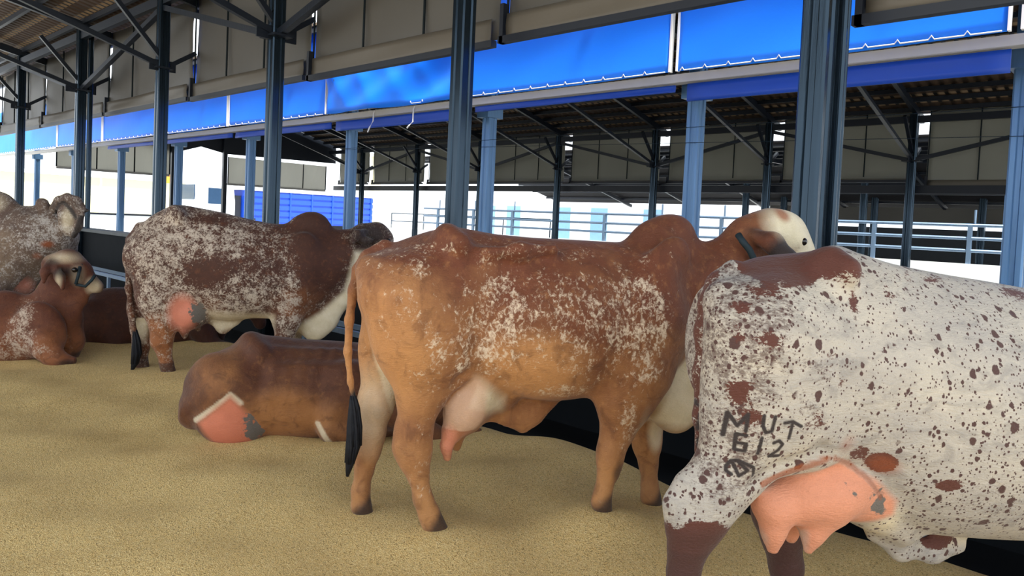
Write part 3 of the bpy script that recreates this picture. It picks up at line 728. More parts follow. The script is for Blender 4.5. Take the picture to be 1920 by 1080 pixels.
# ---- brown roan cow, centre ------------------------------------------------
def cow_centre():
    c = Cow(-2.64, 2.105, .0115); V = c.V
    top = [V(680, 500), V(690, 482), V(702, 470), (V(750, 451)), V(800, 434), V(845, 424), V(883, 430), V(920, 438), V(1000, 446), V(1067, 449), V(1133, 453), V(1175, 455), V(1245, 458), V(1300, 468), V(1345, 486), V(1370, 500)]
    bot = [V(680, 560, .1), V(700, 640, .1), V(760, 700, .1), V(830, 735, .1), V(880, 725, .1), V(940, 742, .1), V(1000, 753, .1), V(1040, 757, .1), V(1078, 754, .1), V(1110, 748, .1), V(1150, 745, .1), V(1215, 738, .1), V(1270, 710, .1), V(1320, 650, .1), V(1370, 580, .1)]
    wid = [(V(680, 0)[0], .10), (V(700, 0)[0], .18), (V(760, 0)[0], .235), (V(845, 0)[0], .265), (V(920, 0)[0], .275), (V(1000, 0)[0], .315), (V(1080, 0)[0], .325), (V(1150, 0)[0], .30), (V(1220, 0)[0], .25), (V(1290, 0)[0], .19), (V(1370, 0)[0], .11)]
    c.trunk([p[[0, 2]] for p in top], [p[[0, 2]] for p in bot], wid, k=.06, peak=.42)
    for sgn in (1, -1):      # hooks, pins, shoulder blades
        c.cone(V(838, 440, .13*sgn, 22), V(862, 455, .185*sgn, 20), k=.09)
        c.cone(V(690, 500, .09*sgn, 20), V(760, 560, .16*sgn, 60), k=.08)
        a = V(1240, 560, .17, 0); c.ell((a[0], -.17*sgn, a[2]), (.15, .07, .30), -.25, k=.09)
    a = V(950, 515, .3); c.ell((a[0], -.335, a[2]), (.15, .105, .10), .15, k=.09, sub=True)
    a = V(765, 500, .25); c.ell((a[0], -.31, a[2]), (.11, .10, .07), -.3, k=.09, sub=True)
    a = V(905, 620, .3); c.ell((a[0], -.375, a[2]), (.06, .10, .17), -.2, k=.1, sub=True)
    a = V(1300, 560, .2); c.ell((a[0]+.02, -.26, a[2]), (.06, .10, .2), .35, k=.1, sub=True)
    c.ell((V(705, 600)[0]-.06, 0, V(705, 600)[2]-.12), (.09, .045, .30), -.15, k=.06, sub=True)
    a = V(985, 466, .2); c.cone(V(915, 472, .19, 8), V(975, 468, .212, 8), V(1040, 466, .19, 8), k=.08)
    pass
    # near hind leg
    c.cone(V(765, 555, .15, 78), V(785, 640, .15, 72), V(790, 735, .145, 43), k=.09, sy=.72)
    c.cone(V(800, 620, .19, 60), V(850, 690, .2, 14), k=.09, sy=.6)
    c.cone(V(788, 740, .14, 42), V(776, 815, .14, 31), V(777, 850, .14, 29), V(783, 885, .14, 20), k=.04, sy=.85)
    c.cone(V(758, 800, .14, 13), V(754, 838, .14, 13), V(768, 866, .14, 15), k=.04)
    c.cone(V(783, 885, .14, 19), V(793, 935, .14, 17), V(804, 962, .14, 20), k=.03)
    c.cone(V(804, 962, .14, 19), V(812, 982, .14, 20), V(826, 996, .14, 16), k=.02)
    # far hind leg
    c.cone(V(752, 560, -.12, 66), V(735, 650, -.12, 52), V(706, 755, -.12, 33), k=.08, sy=.72)
    c.cone(V(704, 755, -.12, 31), V(697, 815, -.12, 23), V(690, 845, -.12, 21), V(683, 880, -.12, 17), k=.04)
    c.cone(V(684, 800, -.12, 10), V(680, 822, -.12, 10), k=.03)
    c.cone(V(683, 880, -.12, 16), V(676, 920, -.12, 16), V(677, 948, -.12, 17), V(687, 968, -.12, 14), k=.03)
    # tail
    c.cone(V(722, 463, 0, 15), V(690, 482, 0, 14), V(672, 505, 0, 11), V(662, 545, 0, 9.5), V(655, 600, 0, 8.5), V(652, 660, 0, 7.5), V(657, 715, 0, 6), V(664, 750, 0, 5), k=.02)
    # udder with teats
    c.cone(V(902, 722, .10, 38), V(872, 768, .10, 38), V(850, 806, .10, 22), k=.035, sy=1.1)
    c.cone(V(905, 730, 0, 50), V(870, 775, -.02, 40), k=.06)
    c.cone(V(846, 812, .11, 16), V(837, 836, .11, 12), V(839, 859, .11, 8), k=.02)
    c.cone(V(858, 805, -.03, 18), V(856, 838, -.03, 9), k=.03)
    c.cone(V(905, 735, .06, 34), V(945, 745, .05, 20), k=.06)
    c.cone(V(842, 745, .235, 5), V(862, 712, .24, 6), V(884, 698, .24, 7), V(905, 712, .27, 5), V(945, 735, .28, 3), k=.03, sub=True)
    c.cone(V(1205, 585, .34, 8), V(1165, 665, .345, 9), V(1132, 732, .31, 8), k=.06, sub=True)
    # navel flap
    c.cone(V(905, 758, .05, 11), V(958, 784, .04, 9), V(980, 801, .03, 6), V(1002, 784, .03, 8), V(1033, 757, .03, 9), k=.04, sy=.6)
    a = V(968, 772, .04); c.ell((a[0], -.04, a[2]), (.135, .018, .06), .05, k=.03)
    # near front leg
    c.cone(V(1215, 610, .17, 62), V(1195, 700, .17, 55), V(1172, 755, .165, 40), V(1157, 810, .15, 30), k=.08, sy=.7)
    c.cone(V(1157, 810, .15, 28), V(1145, 845, .15, 24), V(1143, 865, .15, 22), V(1138, 890, .15, 17), k=.035)
    c.cone(V(1138, 890, .15, 16), V(1131, 920, .15, 15), V(1127, 942, .15, 17), V(1135, 961, .15, 14), k=.03)
    c.cone(V(1152, 880, .15, 9), V(1150, 890, .15, 8), k=.03)
    # far front leg
    c.cone(V(1230, 700, -.13, 45), V(1216, 780, -.13, 26), V(1213, 830, -.13, 23), V(1216, 870, -.13, 17), k=.06, sy=.8)
    c.cone(V(1216, 870, -.13, 16), V(1218, 910, -.13, 15), V(1220, 932, -.13, 17), V(1229, 951, -.13, 14), k=.03)
    # dewlap and brisket
    c.cone(V(1235, 745, .02, 38), V(1268, 768, .02, 34), V(1305, 730, .02, 34), V(1345, 650, .02, 30), V(1385, 560, .02, 22), k=.07, sy=.6)
    # hump
    a = V(1246, 452); s_ = a[2]; c.ell((a[0], 0, s_-.01), (.165, .085, .125), -.08, k=.09)
    a = V(1262, 432); c.ell((a[0], 0, a[2]), (.085, .062, .07), k=.06)
    # neck, head
    c.cone(V(1285, 560, 0, 75), V(1345, 520, 0, 52), V(1395, 470, 0, 38), V(1410, 450, 0, 34), k=.09, sy=.75)
    c.cone(V(1400, 442, 0, 32), V(1440, 440, 0, 42), V(1468, 446, 0, 45), k=.06, sy=.8)
    c.cone(V(1462, 450, 0, 46), V(1488, 480, 0, 34), V(1500, 540, 0, 25), V(1502, 590, 0, 25), k=.06, sy=.8)
    c.cone(V(1440, 480, 0, 34), V(1480, 560, 0, 24), k=.06, sy=.7)
    a = V(1500, 452, .09); c.ell((a[0]-.005, -.085, a[2]), (.035, .03, .03), k=.04)
    for sgn in (1, -1):
        c.cone(V(1420, 444, .11*sgn, 14), V(1450, 456, .17*sgn, 19), V(1478, 488, .21*sgn, 18), V(1492, 522, .22*sgn, 9), k=.025, sy=.7)
    lo, hi = (-.35, -.48, -.12), (2.75, .48, 1.6)
    c.build_field(lo, hi); c.nets()
    m = masks0(c); B = c.blob; z = c.P[:, 2]; x = c.P[:, 0]
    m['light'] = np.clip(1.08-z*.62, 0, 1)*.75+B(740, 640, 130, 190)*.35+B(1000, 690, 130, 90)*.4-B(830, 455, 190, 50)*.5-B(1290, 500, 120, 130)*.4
    m['roan'] = B(920, 610, 85, 180, soft=1)*.66+B(1090, 610, 230, 160, soft=1)*.62+B(1060, 740, 70, 24)*.4+B(800, 870, 40, 120)*.25+B(740, 560, 90, 120, soft=1)*.16+B(800, 640, 80, 110, soft=.9)*.2+B(1215, 640, 70, 140, soft=.9)*.22+B(1200, 560, 90, 120, soft=.8)*.3+B(1180, 800, 30, 90, soft=.8)*.6+B(1210, 640, 40, 110)*.35+B(760, 530, 130, 90, soft=1)*.2+B(830, 690, 60, 120)*.25+B(760, 480, 100, 40)*.2+B(960, 470, 200, 30)*.22+.14
    ry_ = c.P[:, 1]
    pk = c.poly([(884, 697), (905, 720), (905, 775), (880, 812), (850, 845), (845, 870), (825, 870), (822, 800), (830, 765)], .12, .012)
    near_ud = (c.P[:, 1] < 0)
    m['pink'] = np.maximum(pk*.25*(z < .86), B(840, 826, 28, 56, .12, .8)*.7)*(x > V(826, 800, .1)[0]-.01)
    m['cream'] = np.maximum.reduce([c.poly([(884, 700), (940, 742), (940, 768), (895, 770), (860, 760)], .1, .03)*.8, pk*.55*(z > V(850, 800, .1)[2]), B(1270, 745, 62, 75, .03, .35)*np.clip(1.3-abs(c.P[:, 1])*6, 0, 1), c.poly([(1250, 690), (1330, 600), (1420, 560), (1380, 700), (1280, 800), (1215, 790)], .02, .03)*(abs(c.P[:, 1]) < .16), B(1470, 425, 75, 60, .0, .5), B(1500, 480, 50, 90, 0, .4)*(x > V(1462, 450)[0]),
        B(1195, 800, 16, 60, .15, .8)*.3, B(1222, 800, 22, 50, -.13, .5)*(c.P[:, 1] > .05)*.8, B(700, 760, 50, 110, -.12, .6)*(c.P[:, 1] > .03)*.42])
    m['cream'] *= 1-.35*m['pink']
    m['cream'] = np.maximum(m['cream'], c.poly([(692, 600), (708, 640), (738, 705), (750, 750), (753, 800), (738, 792), (718, 735), (702, 670)], -.05, .012)*((ry_ < .09) & (ry_ > -.1))*.8)
    m['rust'] = np.maximum(B(1452, 402, 18, 18, 0, .6), 0)*.8
    m['deep'] = np.maximum.reduce([B(850, 440, 120, 40)*.25, B(1250, 430, 80, 60)*.4, c.strokes([[(925, 474), (975, 476), (1022, 468)]], .25, 5)*.35, B(755, 835, 22, 40, .14, .8)*.3, B(1150, 875, 22, 36, .15, .8)*.35, np.clip((.42-z)/.3, 0, 1)*.3])  # the thin stroke paints crease shade along the loin ridge
    hoof = np.maximum.reduce([np.clip((.075-np.hypot(x-v[0]-.02, c.P[:, 1]-v[1], z-v[2]) if False else .12-np.sqrt((x-v[0]-.03)**2+(c.P[:, 1]-v[1])**2+(z-v[2])**2))/.03, 0, 1)*.85 for v in (V(826, 996, .14), V(687, 968, -.12), V(1135, 961, .15), V(1229, 951, -.13))])
    m['dark'] = np.maximum.reduce([hoof, B(1462, 480, 46, 46, .17, .45)*(c.P[:, 1] < -.125)*.94, B(1412, 436, 22, 14, .08, .8)*.5, B(1460, 480, 34, 40, -.17, .4)*(c.P[:, 1] > .1)*.9, B(1152, 880, 14, 30, .15, .6)*.6, B(664, 750, 12, 30, 0, .5)])
    clipmask(m, .66); t = c.place('cow', '')
    t['label'] = 'orange-brown roan cow with a big hump and pale dewlap, standing in the middle'
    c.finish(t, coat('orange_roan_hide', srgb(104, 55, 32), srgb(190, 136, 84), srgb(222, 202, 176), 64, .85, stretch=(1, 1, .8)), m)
    switch(c, [V(662, 742, 0, 6), V(664, 765, 0, 11), V(664, 800, 0, 16), V(662, 835, 0, 17), V(656, 868, 0, 12), V(651, 893, 0, 4)], t)
    eye(c, V(1505, 453, .105), .022, t)
    strap([V(1384, 440, .10), V(1392, 452, .13), V(1405, 468, .145), V(1420, 500, .14), V(1436, 540, .1)], .017, t)
    hind_hoofs(c, [V(818, 1000, .14), V(680, 972, -.12), V(1127, 965, .15), V(1222, 956, -.13)])
    return c

# ---- white spotted cow, right ------------------------------------------------
def cow_spotted():
    c = Cow(-1.269, 2.144, .0115); V = c.V
    top = [V(1338, 545), V(1357, 516), V(1392, 491), V(1431, 479), V(1488, 475), V(1548, 469), V(1580, 467), V(1612, 475), V(1647, 489), V(1700, 501), V(1771, 515), V(1842, 526), V(1920, 540), V(2020, 552), V(2120, 556), V(2230, 560), V(2330, 590)]
    bot = [V(1338, 700, .12), V(1380, 800, .12), V(1440, 850, .12), V(1520, 880, .12), V(1590, 915, .12), V(1650, 970, .12), V(1700, 1003, .12), V(1760, 1015, .12), V(1850, 1020, .12), V(1920, 1022, .12), V(2050, 1015, .12), V(2150, 1000, .12), V(2240, 960, .12), V(2330, 850, .12)]
    wid = [(V(1338, 0)[0], .12), (V(1370, 0)[0], .18), (V(1450, 0)[0], .235), (V(1580, 0)[0], .275), (V(1680, 0)[0], .29), (V(1780, 0)[0], .34), (V(1900, 0)[0], .37), (V(2020, 0)[0], .36), (V(2130, 0)[0], .31), (V(2230, 0)[0], .26), (V(2330, 0)[0], .15)]
    c.trunk([p[[0, 2]] for p in top], [p[[0, 2]] for p in bot], wid, k=.06, peak=.38)
    for sgn in (1, -1):
        c.cone(V(1560, 488, .13*sgn, 26), V(1590, 505, .19*sgn, 24), k=.1)
        c.cone(V(1352, 560, .09*sgn, 28), V(1420, 640, .16*sgn, 80), k=.09)
        a = V(2180, 700, .2, 0); c.ell((a[0], -.2*sgn, a[2]), (.15, .08, .32), -.2, k=.09)
    a = V(1700, 600, .3); c.ell((a[0], -.36, a[2]), (.16, .085, .11), .1, k=.09, sub=True)
    # near hind leg
    c.cone(V(1440, 640, .15, 115), V(1432, 760, .15, 108), V(1370, 880, .15, 62), k=.09, sy=.7)
    c.cone(V(1500, 720, .18, 90), V(1530, 830, .2, 26), k=.1, sy=.55)
    c.cone(V(1370, 880, .15, 60), V(1325, 935, .15, 57), V(1304, 985, .15, 44), V(1288, 1030, .15, 34), k=.05, sy=.8)
    c.cone(V(1282, 905, .15, 14), V(1266, 945, .15, 17), V(1275, 985, .15, 22), k=.04)
    c.cone(V(1288, 1030, .15, 31), V(1281, 1075, .15, 28), V(1280, 1180, .15, 27), V(1283, 1225, .15, 32), k=.03)
    c.cone(V(1283, 1225, .15, 31), V(1290, 1262, .15, 33), k=.02)
    # far hind leg
    c.cone(V(1480, 720, -.13, 95), V(1478, 860, -.13, 68), V(1458, 960, -.13, 46), k=.08, sy=.75)
    c.cone(V(1458, 960, -.13, 44), V(1466, 1010, -.13, 33), V(1474, 1060, -.13, 28), V(1480, 1150, -.13, 25), V(1482, 1190, -.13, 29), V(1488, 1218, -.13, 30), k=.04)
    # tail
    c.cone(V(1372, 505, 0, 18), V(1345, 530, .0, 16), V(1326, 570, .0, 14), V(1316, 620, .0, 12), V(1312, 700, .0, 11), V(1311, 780, .0, 10), V(1310, 850, .0, 9), k=.035)
    # udder
    a = V(1530, 915, .08, 0); c.ell((a[0], -.07, a[2]), (.205, .16, .115), .15, k=.05)
    c.cone(V(1440, 945, .12, 30), V(1450, 962, .12, 26), k=.06)
    a = V(1600, 930, .05, 0); c.ell((a[0], -.04, a[2]), (.13, .13, .085), -.35, k=.06)
    c.cone(V(1452, 960, .13, 32), V(1450, 998, .13, 19), V(1449, 1028, .13, 12), k=.035)
    c.cone(V(1545, 960, .13, 38), V(1525, 998, .13, 20), V(1515, 1030, .13, 10), k=.035)
    c.cone(V(1485, 965, .0, 28), V(1484, 1008, .0, 12), k=.03)
    c.cone(V(1635, 960, .06, 26), V(1690, 1000, .06, 20), k=.07)
    # navel flap
    c.cone(V(1412, 905, .235, 6), V(1470, 872, .25, 8), V(1545, 848, .27, 9), V(1600, 868, .27, 8), V(1650, 915, .25, 6), k=.035, sub=True)
    c.cone(V(1640, 1000, .02, 16), V(1690, 1030, .02, 14), V(1750, 1036, .02, 13), V(1800, 1026, .02, 12), k=.05, sy=.6)
    # front half (outside the frame)
    for lt in (.16, -.13):
        c.cone(V(2150, 860, lt, 90), V(2130, 1000, lt, 48), V(2120, 1080, lt, 34), k=.08, sy=.75)
        c.cone(V(2120, 1080, lt, 33), V(2118, 1150, lt, 24), V(2120, 1195, lt, 27), V(2128, 1215, lt, 28), k=.03)
    c.cone(V(2200, 980, 0, 60), V(2300, 930, 0, 60), V(2380, 780, 0, 40), k=.08, sy=.5)
    a = V(2200, 545); c.ell((a[0], 0, a[2]), (.17, .09, .13), k=.09)
    c.cone(V(2260, 720, 0, 120), V(2360, 690, 0, 80), V(2430, 640, 0, 62), k=.09, sy=.75)
    c.cone(V(2430, 625, 0, 66), V(2500, 650, 0, 62), V(2550, 760, 0, 42), V(2560, 810, 0, 40), k=.06, sy=.8)
    for sgn in (1, -1): c.cone(V(2430, 630, .1*sgn, 18), V(2450, 680, .18*sgn, 22), V(2470, 760, .2*sgn, 12), k=.03, sy=.7)
    c.build_field((-.35, -.5, -.12), (2.75, .5, 1.62)); c.nets()
    r0, r1 = V(1330, 920, .2), V(1490, 745, .2)
    c.refine(r0[0], r1[0], r0[2], r1[2], 2)
    m = masks0(c); B = c.blob; z = c.P[:, 2]; x = c.P[:, 0]; ry = c.P[:, 1]
    m['light'] = np.full(len(z), .5)
    m['roan'] = B(1390, 640, 130, 300, soft=.9)*.85+B(1370, 890, 110, 130, soft=.9)*.7+B(1510, 770, 70, 60, soft=.9)*.6+B(1520, 680, 60, 60, soft=.9)*.5+B(1840, 930, 220, 90, soft=.9)*.35+B(1450, 550, 140, 80, soft=.9)*.5+.12
    m['spot'] = np.clip(.34+B(1400, 640, 120, 230, soft=.8)*.5+B(1370, 890, 110, 110, soft=.7)*.6+B(1900, 780, 220, 220, soft=.8)*.25+B(1760, 960, 200, 80)*.25+B(1430, 560, 120, 80)*.2, 0, .95)
    tp = np.interp(x, [p[0] for p in top], [p[2] for p in top])
    ridge = np.clip(1-(tp-z)/.13, 0, 1)*(x > V(1400, 0)[0])*(x < V(1600, 0)[0])
    m['patch'] = 1.3*np.maximum.reduce([ridge*.85, B(1520, 505, 120, 34, .15, .7, .35)*.85, B(1420, 545, 34, 20, .2, .9)*.6, B(1385, 575, 26, 26, .2, .9)*.6, B(1410, 625, 40, 26, .2, .9)*.55, B(1352, 720, 30, 42, .15, .9)*.72, B(1385, 770, 60, 30, .2, .9)*.6, B(1380, 800, 30, 40, .2, .9)*.4, B(1605, 570, 20, 50, .22, .9)*.55, B(1520, 660, 40, 30, .2, .9)*.45, B(1545, 700, 26, 40, .2, .9)*.4, B(1500, 770, 50, 50, .2, .9)*.45, B(1340, 620, 14, 40, .1, .9)*.45,
        B(1640, 862, 36, 26, .2, .5, -.3)*.95, B(1600, 845, 30, 24, .2, .6)*.5, B(1745, 895, 36, 16, .2, .6)*.8, B(1700, 520, 40, 20, .1, .9)*.4, B(1760, 525, 60, 16, .1, .9)*.45, B(1900, 550, 60, 26, .1, .9)*.6, B(1680, 555, 40, 30, .2, .9)*.35, B(1900, 900, 40, 20, .2, .9)*.5, B(1910, 770, 25, 14, .2, .9)*.5,
        B(1300, 990, 70, 40, .15, .6)*1.0, B(1762, 1015, 46, 22, .05, .5)*.9])
    lowleg = np.clip((V(1300, 975, .15)[2]-z)/.05+.5, 0, 1)*(x < V(1700, 0)[0])*(ry < 0)
    farleg = (ry > .04)*(z < V(1470, 890, -.13)[2])*(x < V(1600, 1000, -.13)[0])
    m['patch'] = np.maximum.reduce([m['patch'], lowleg*(x < V(1395, 980, .15)[0]), farleg*1.0, (z < .42)*(x < V(1400, 0, .15)[0])*1.0])
    m['dark'] = np.maximum(farleg*.5, lowleg*(x < V(1395, 980, .15)[0])*.32+((z < .42)*(x < V(1395, 980, .15)[0]))*.12)
    zu = V(1545, 862, .12)[2]
    pink = c.poly([(1545, 850), (1470, 888), (1404, 925), (1404, 960), (1425, 1000), (1435, 1050), (1480, 1050), (1500, 990), (1505, 1050), (1535, 1050), (1562, 1005), (1612, 975), (1655, 955), (1652, 925), (1610, 885)], .12, .012)
    m['pink'] = pink*(ry < .06)*(z > .2)*(x > V(1404, 950, .12)[0]-.02)
    m['spot'] = np.where(m['pink'] > .3, 0, m['spot']); m['patch'] *= 1-m['pink']
    m['blot'] = m['pink']*np.maximum(B(1622, 925, 40, 50, .12, .8)*.75, B(1560, 900, 90, 60, .12, .9)*.24)
    m['rust'] = np.maximum.reduce([c.strokes([[(1424, 902), (1480, 874), (1535, 853)]], .2, 8)*.75, c.strokes([[(1550, 852), (1590, 868), (1630, 900), (1655, 935)]], .2, 5)*.6, B(1645, 866, 44, 24, .2, .6, -.35)*.5, B(1570, 825, 26, 24, .2, .8)*.35])
    m['pink'] *= 1-m['rust']
    m['cream'] = B(1640, 960, 40, 40, .1, .7)*.5+B(1650, 985, 40, 40, .1, .7)*.5+B(1850, 1015, 160, 22, .08, .6)*.5
    b = [[(1349, 812), (1354, 768), (1366, 790), (1380, 766), (1378, 798)], [(1354, 768), (1352, 790)],
         [(1403, 766), (1402, 785), (1407, 797), (1416, 794), (1420, 766)],
         [(1436, 777), (1449, 774), (1465, 783)], [(1449, 775), (1446, 806)],
         [(1379, 806), (1365, 805), (1364, 835), (1379, 836), (1380, 822), (1366, 822)],
         [(1402, 808), (1399, 838)], [(1422, 816), (1430, 811), (1437, 818), (1431, 830), (1418, 842), (1434, 841)],
         [(1360, 857), (1353, 868), (1352, 876), (1360, 882)], [(1360, 857), (1370, 855), (1395, 866), (1398, 884)], [(1362, 860), (1372, 884), (1386, 873), (1370, 857)]]
    m['brand'] = c.strokes(b, .2, 3.4)
    ta = np.hypot(0, 0)
    tail = (x < V(1330, 700, 0)[0]+.005)*(np.abs(ry) < .04)*(z > V(1310, 880)[2])
    m['patch'] = np.maximum(m['patch'], tail*.62)
    clipmask(m); t = c.place('cow', 'white cow freckled with dark spots at the right edge, branded thigh and large pink udder')
    c.finish(t, coat('white_spotted_hide', srgb(158, 153, 148), srgb(200, 190, 172), srgb(88, 68, 62), 85, .8, spots=srgb(76, 50, 46), stretch=(.8, 1, 1.5), skin=srgb(200, 134, 104)), m)
    switch(c, [V(1310, 846, 0, 9), V(1310, 870, 0, 13), V(1309, 905, 0, 17), V(1308, 950, 0, 17), V(1306, 985, 0, 10), V(1304, 1010, 0, 3)][:4], t, plain('brown_tail_hair', srgb(70, 48, 46), .7, var=.5, scale=50)) if False else None
    hind_hoofs(c, [V(1290, 1268, .15), V(1488, 1224, -.13), V(2128, 1220, .16), V(2128, 1220, -.13)])
    for p, lt in ((V(2520, 650, .1), 1), (V(2520, 650, -.1), -1)): eye(c, p, .022, t)
    return c

# ---- dark roan cow, left centre -----------------------------------------------
def cow_roan():
    c = Cow(-6.585, 2.44, .015); V = c.V
    top = [V(241, 452), V(247, 440), V(273, 411), V(307, 391), V(333, 382), V(370, 389), V(417, 398), V(463, 410), V(513, 420), V(537, 420), V(587, 424), V(620, 432), V(645, 440), V(660, 452)]
    bot = [V(241, 500, .1), V(255, 540, .1), V(285, 590, .1), V(330, 600, .1), V(370, 590, .1), V(400, 600, .1), V(430, 606, .1), V(470, 598, .1), V(510, 600, .1), V(560, 600, .1), V(600, 585, .1), V(640, 540, .1), V(660, 500, .1)]
    wid = [(V(241, 0)[0], .12), (V(256, 0)[0], .19), (V(290, 0)[0], .24), (V(333, 0)[0], .27), (V(380, 0)[0], .29), (V(440, 0)[0], .34), (V(500, 0)[0], .33), (V(560, 0)[0], .27), (V(620, 0)[0], .2), (V(660, 0)[0], .13)]
    c.trunk([p[[0, 2]] for p in top], [p[[0, 2]] for p in bot], wid, k=.06, peak=.4)
    for sgn in (1, -1):
        c.cone(V(326, 396, .13*sgn, 11), V(336, 404, .185*sgn, 10), k=.09)
        a = V(560, 500, .18, 0); c.ell((a[0], -.17*sgn, a[2]), (.15, .07, .3), -.2, k=.09)
    c.cone(V(292, 490, .15, 42), V(300, 555, .15, 36), V(306, 610, .15, 23), k=.09, sy=.7)
    c.cone(V(306, 610, .15, 22), V(304, 640, .15, 18), V(308, 660, .15, 12), V(312, 682, .15, 11), V(316, 697, .15, 13), k=.04)
    c.cone(V(292, 632, .15, 8), V(291, 642, .15, 8), k=.03)
    c.cone(V(280, 500, -.13, 40), V(272, 580, -.13, 28), V(266, 615, -.13, 17), V(264, 650, -.13, 12), V(263, 680, -.13, 10), V(266, 692, -.13, 12), k=.06, sy=.75)
    c.cone(V(262, 425, 0, 9), V(246, 450, 0, 8), V(240, 490, 0, 6), V(241, 540, 0, 5.5), V(247, 590, 0, 5), V(254, 625, 0, 4.5), k=.035)
    a = V(354, 585, .1); c.ell((a[0], -.08, a[2]), (.165, .14, .155), -.2, k=.05)
    c.cone(V(345, 600, .12, 14), V(346, 622, .12, 7), V(346, 634, .12, 4), k=.03)
    c.cone(V(365, 598, .0, 14), V(372, 618, .0, 5), k=.03)
    c.cone(V(395, 598, .02, 8), V(418, 616, .02, 7), V(440, 604, .02, 7), k=.05, sy=.6)
    for lt, dx in ((.16, 0), (-.13, 14)):
        c.cone(V(548+dx, 540, lt, 34), V(538+dx, 600, lt, 21), V(530+dx, 650, lt, 14), V(528+dx, 668, lt, 11), k=.07, sy=.75)
        c.cone(V(528+dx, 668, lt, 10), V(527+dx, 690, lt, 12), V(530+dx, 697, lt, 13), k=.03)
    c.cone(V(572, 600, .02, 21), V(590, 614, .02, 20), V(612, 597, .02, 18), V(635, 560, .02, 18), V(660, 510, .02, 15), V(675, 480, .02, 12), k=.06, sy=.55)
    a = V(583, 425); c.ell((a[0], 0, a[2]), (.16, .09, .12), -.1, k=.09)
    a = V(588, 414); c.ell((a[0], 0, a[2]), (.09, .07, .06), k=.06)
    c.cone(V(615, 490, 0, 45), V(650, 470, 0, 30), V(680, 446, 0, 20), k=.09, sy=.75)
    c.cone(V(682, 438, 0, 19), V(706, 440, 0, 21), V(718, 450, 0, 17), V(712, 500, 0, 12), V(706, 530, 0, 12), k=.05, sy=.8)
    for sgn in (1, -1): c.cone(V(683, 436, .1*sgn, 7), V(670, 440, .17*sgn, 9), V(660, 455, .2*sgn, 5), k=.025, sy=.8)
    c.cone(V(668, 446, .12, 6), V(685, 452, .16, 8), V(700, 450, .17, 3), k=.025)
    c.build_field((-.35, -.5, -.1), (2.75, .5, 1.7)); c.nets()
    m = masks0(c); B = c.blob; z = c.P[:, 2]; x = c.P[:, 0]; ry = c.P[:, 1]
    m['light'] = np.clip(.55-z*.45, 0, 1)+B(300, 630, 40, 60, .15)*.5+B(560, 570, 40, 50)*.3
    m['roan'] = np.clip(.52+B(300, 460, 70, 90, soft=.8)*.45+B(305, 560, 50, 60)*.35+B(430, 560, 110, 60, soft=.8)*.35+B(545, 590, 24, 120, soft=.8)*.5+B(400, 440, 120, 60, soft=.9)*.3-B(390, 510, 50, 40, soft=.7)*.45-B(600, 470, 60, 110, soft=.6)*.5-B(585, 420, 50, 30)*.3-B(400, 412, 40, 12)*.3, 0, 1)
    m['pink'] = B(346, 585, 30, 44, .12, .5)*(z < .74)*(ry < .15)
    m['blot'] = B(375, 585, 22, 34, .1, .6)*.8
    m['cream'] = np.maximum.reduce([c.poly([(395, 580), (515, 588), (515, 610), (395, 625)], .08, .03)*.75*(z < .75), c.poly([(552, 612), (600, 585), (645, 545), (665, 470), (690, 470), (660, 560), (615, 640), (560, 640)], .02, .025)*(np.abs(ry) < .17), B(268, 600, 18, 50, -.13, .5)*(ry > .03)*.8])
    m['deep'] = np.maximum(B(590, 440, 60, 50)*.35, np.clip(z-1.25, 0, .1)*3)
    m['dark'] = np.maximum.reduce([B(692, 440, 50, 40, 0, .6)*.8*(x > V(655, 440)[0]), (z < .09)*.6, B(264, 670, 12, 40, -.13, .6)*.5])
    clipmask(m); t = c.place('cow', 'dark red and grey roan cow standing left of centre, behind the lying brown cow')
    c.finish(t, coat('dark_roan_hide', srgb(70, 38, 26), srgb(146, 90, 50), srgb(200, 186, 170), 66, .85), m)
    switch(c, [V(253, 618, 0, 4), V(256, 640, 0, 8), V(256, 662, 0, 10), V(252, 682, 0, 8), V(247, 696, 0, 3)], t)
    eye(c, V(727, 452, .1), .024, t)
    hind_hoofs(c, [V(316, 700, .15), V(266, 695, -.13), V(530, 700, .16), V(544, 700, -.13)])
    return c

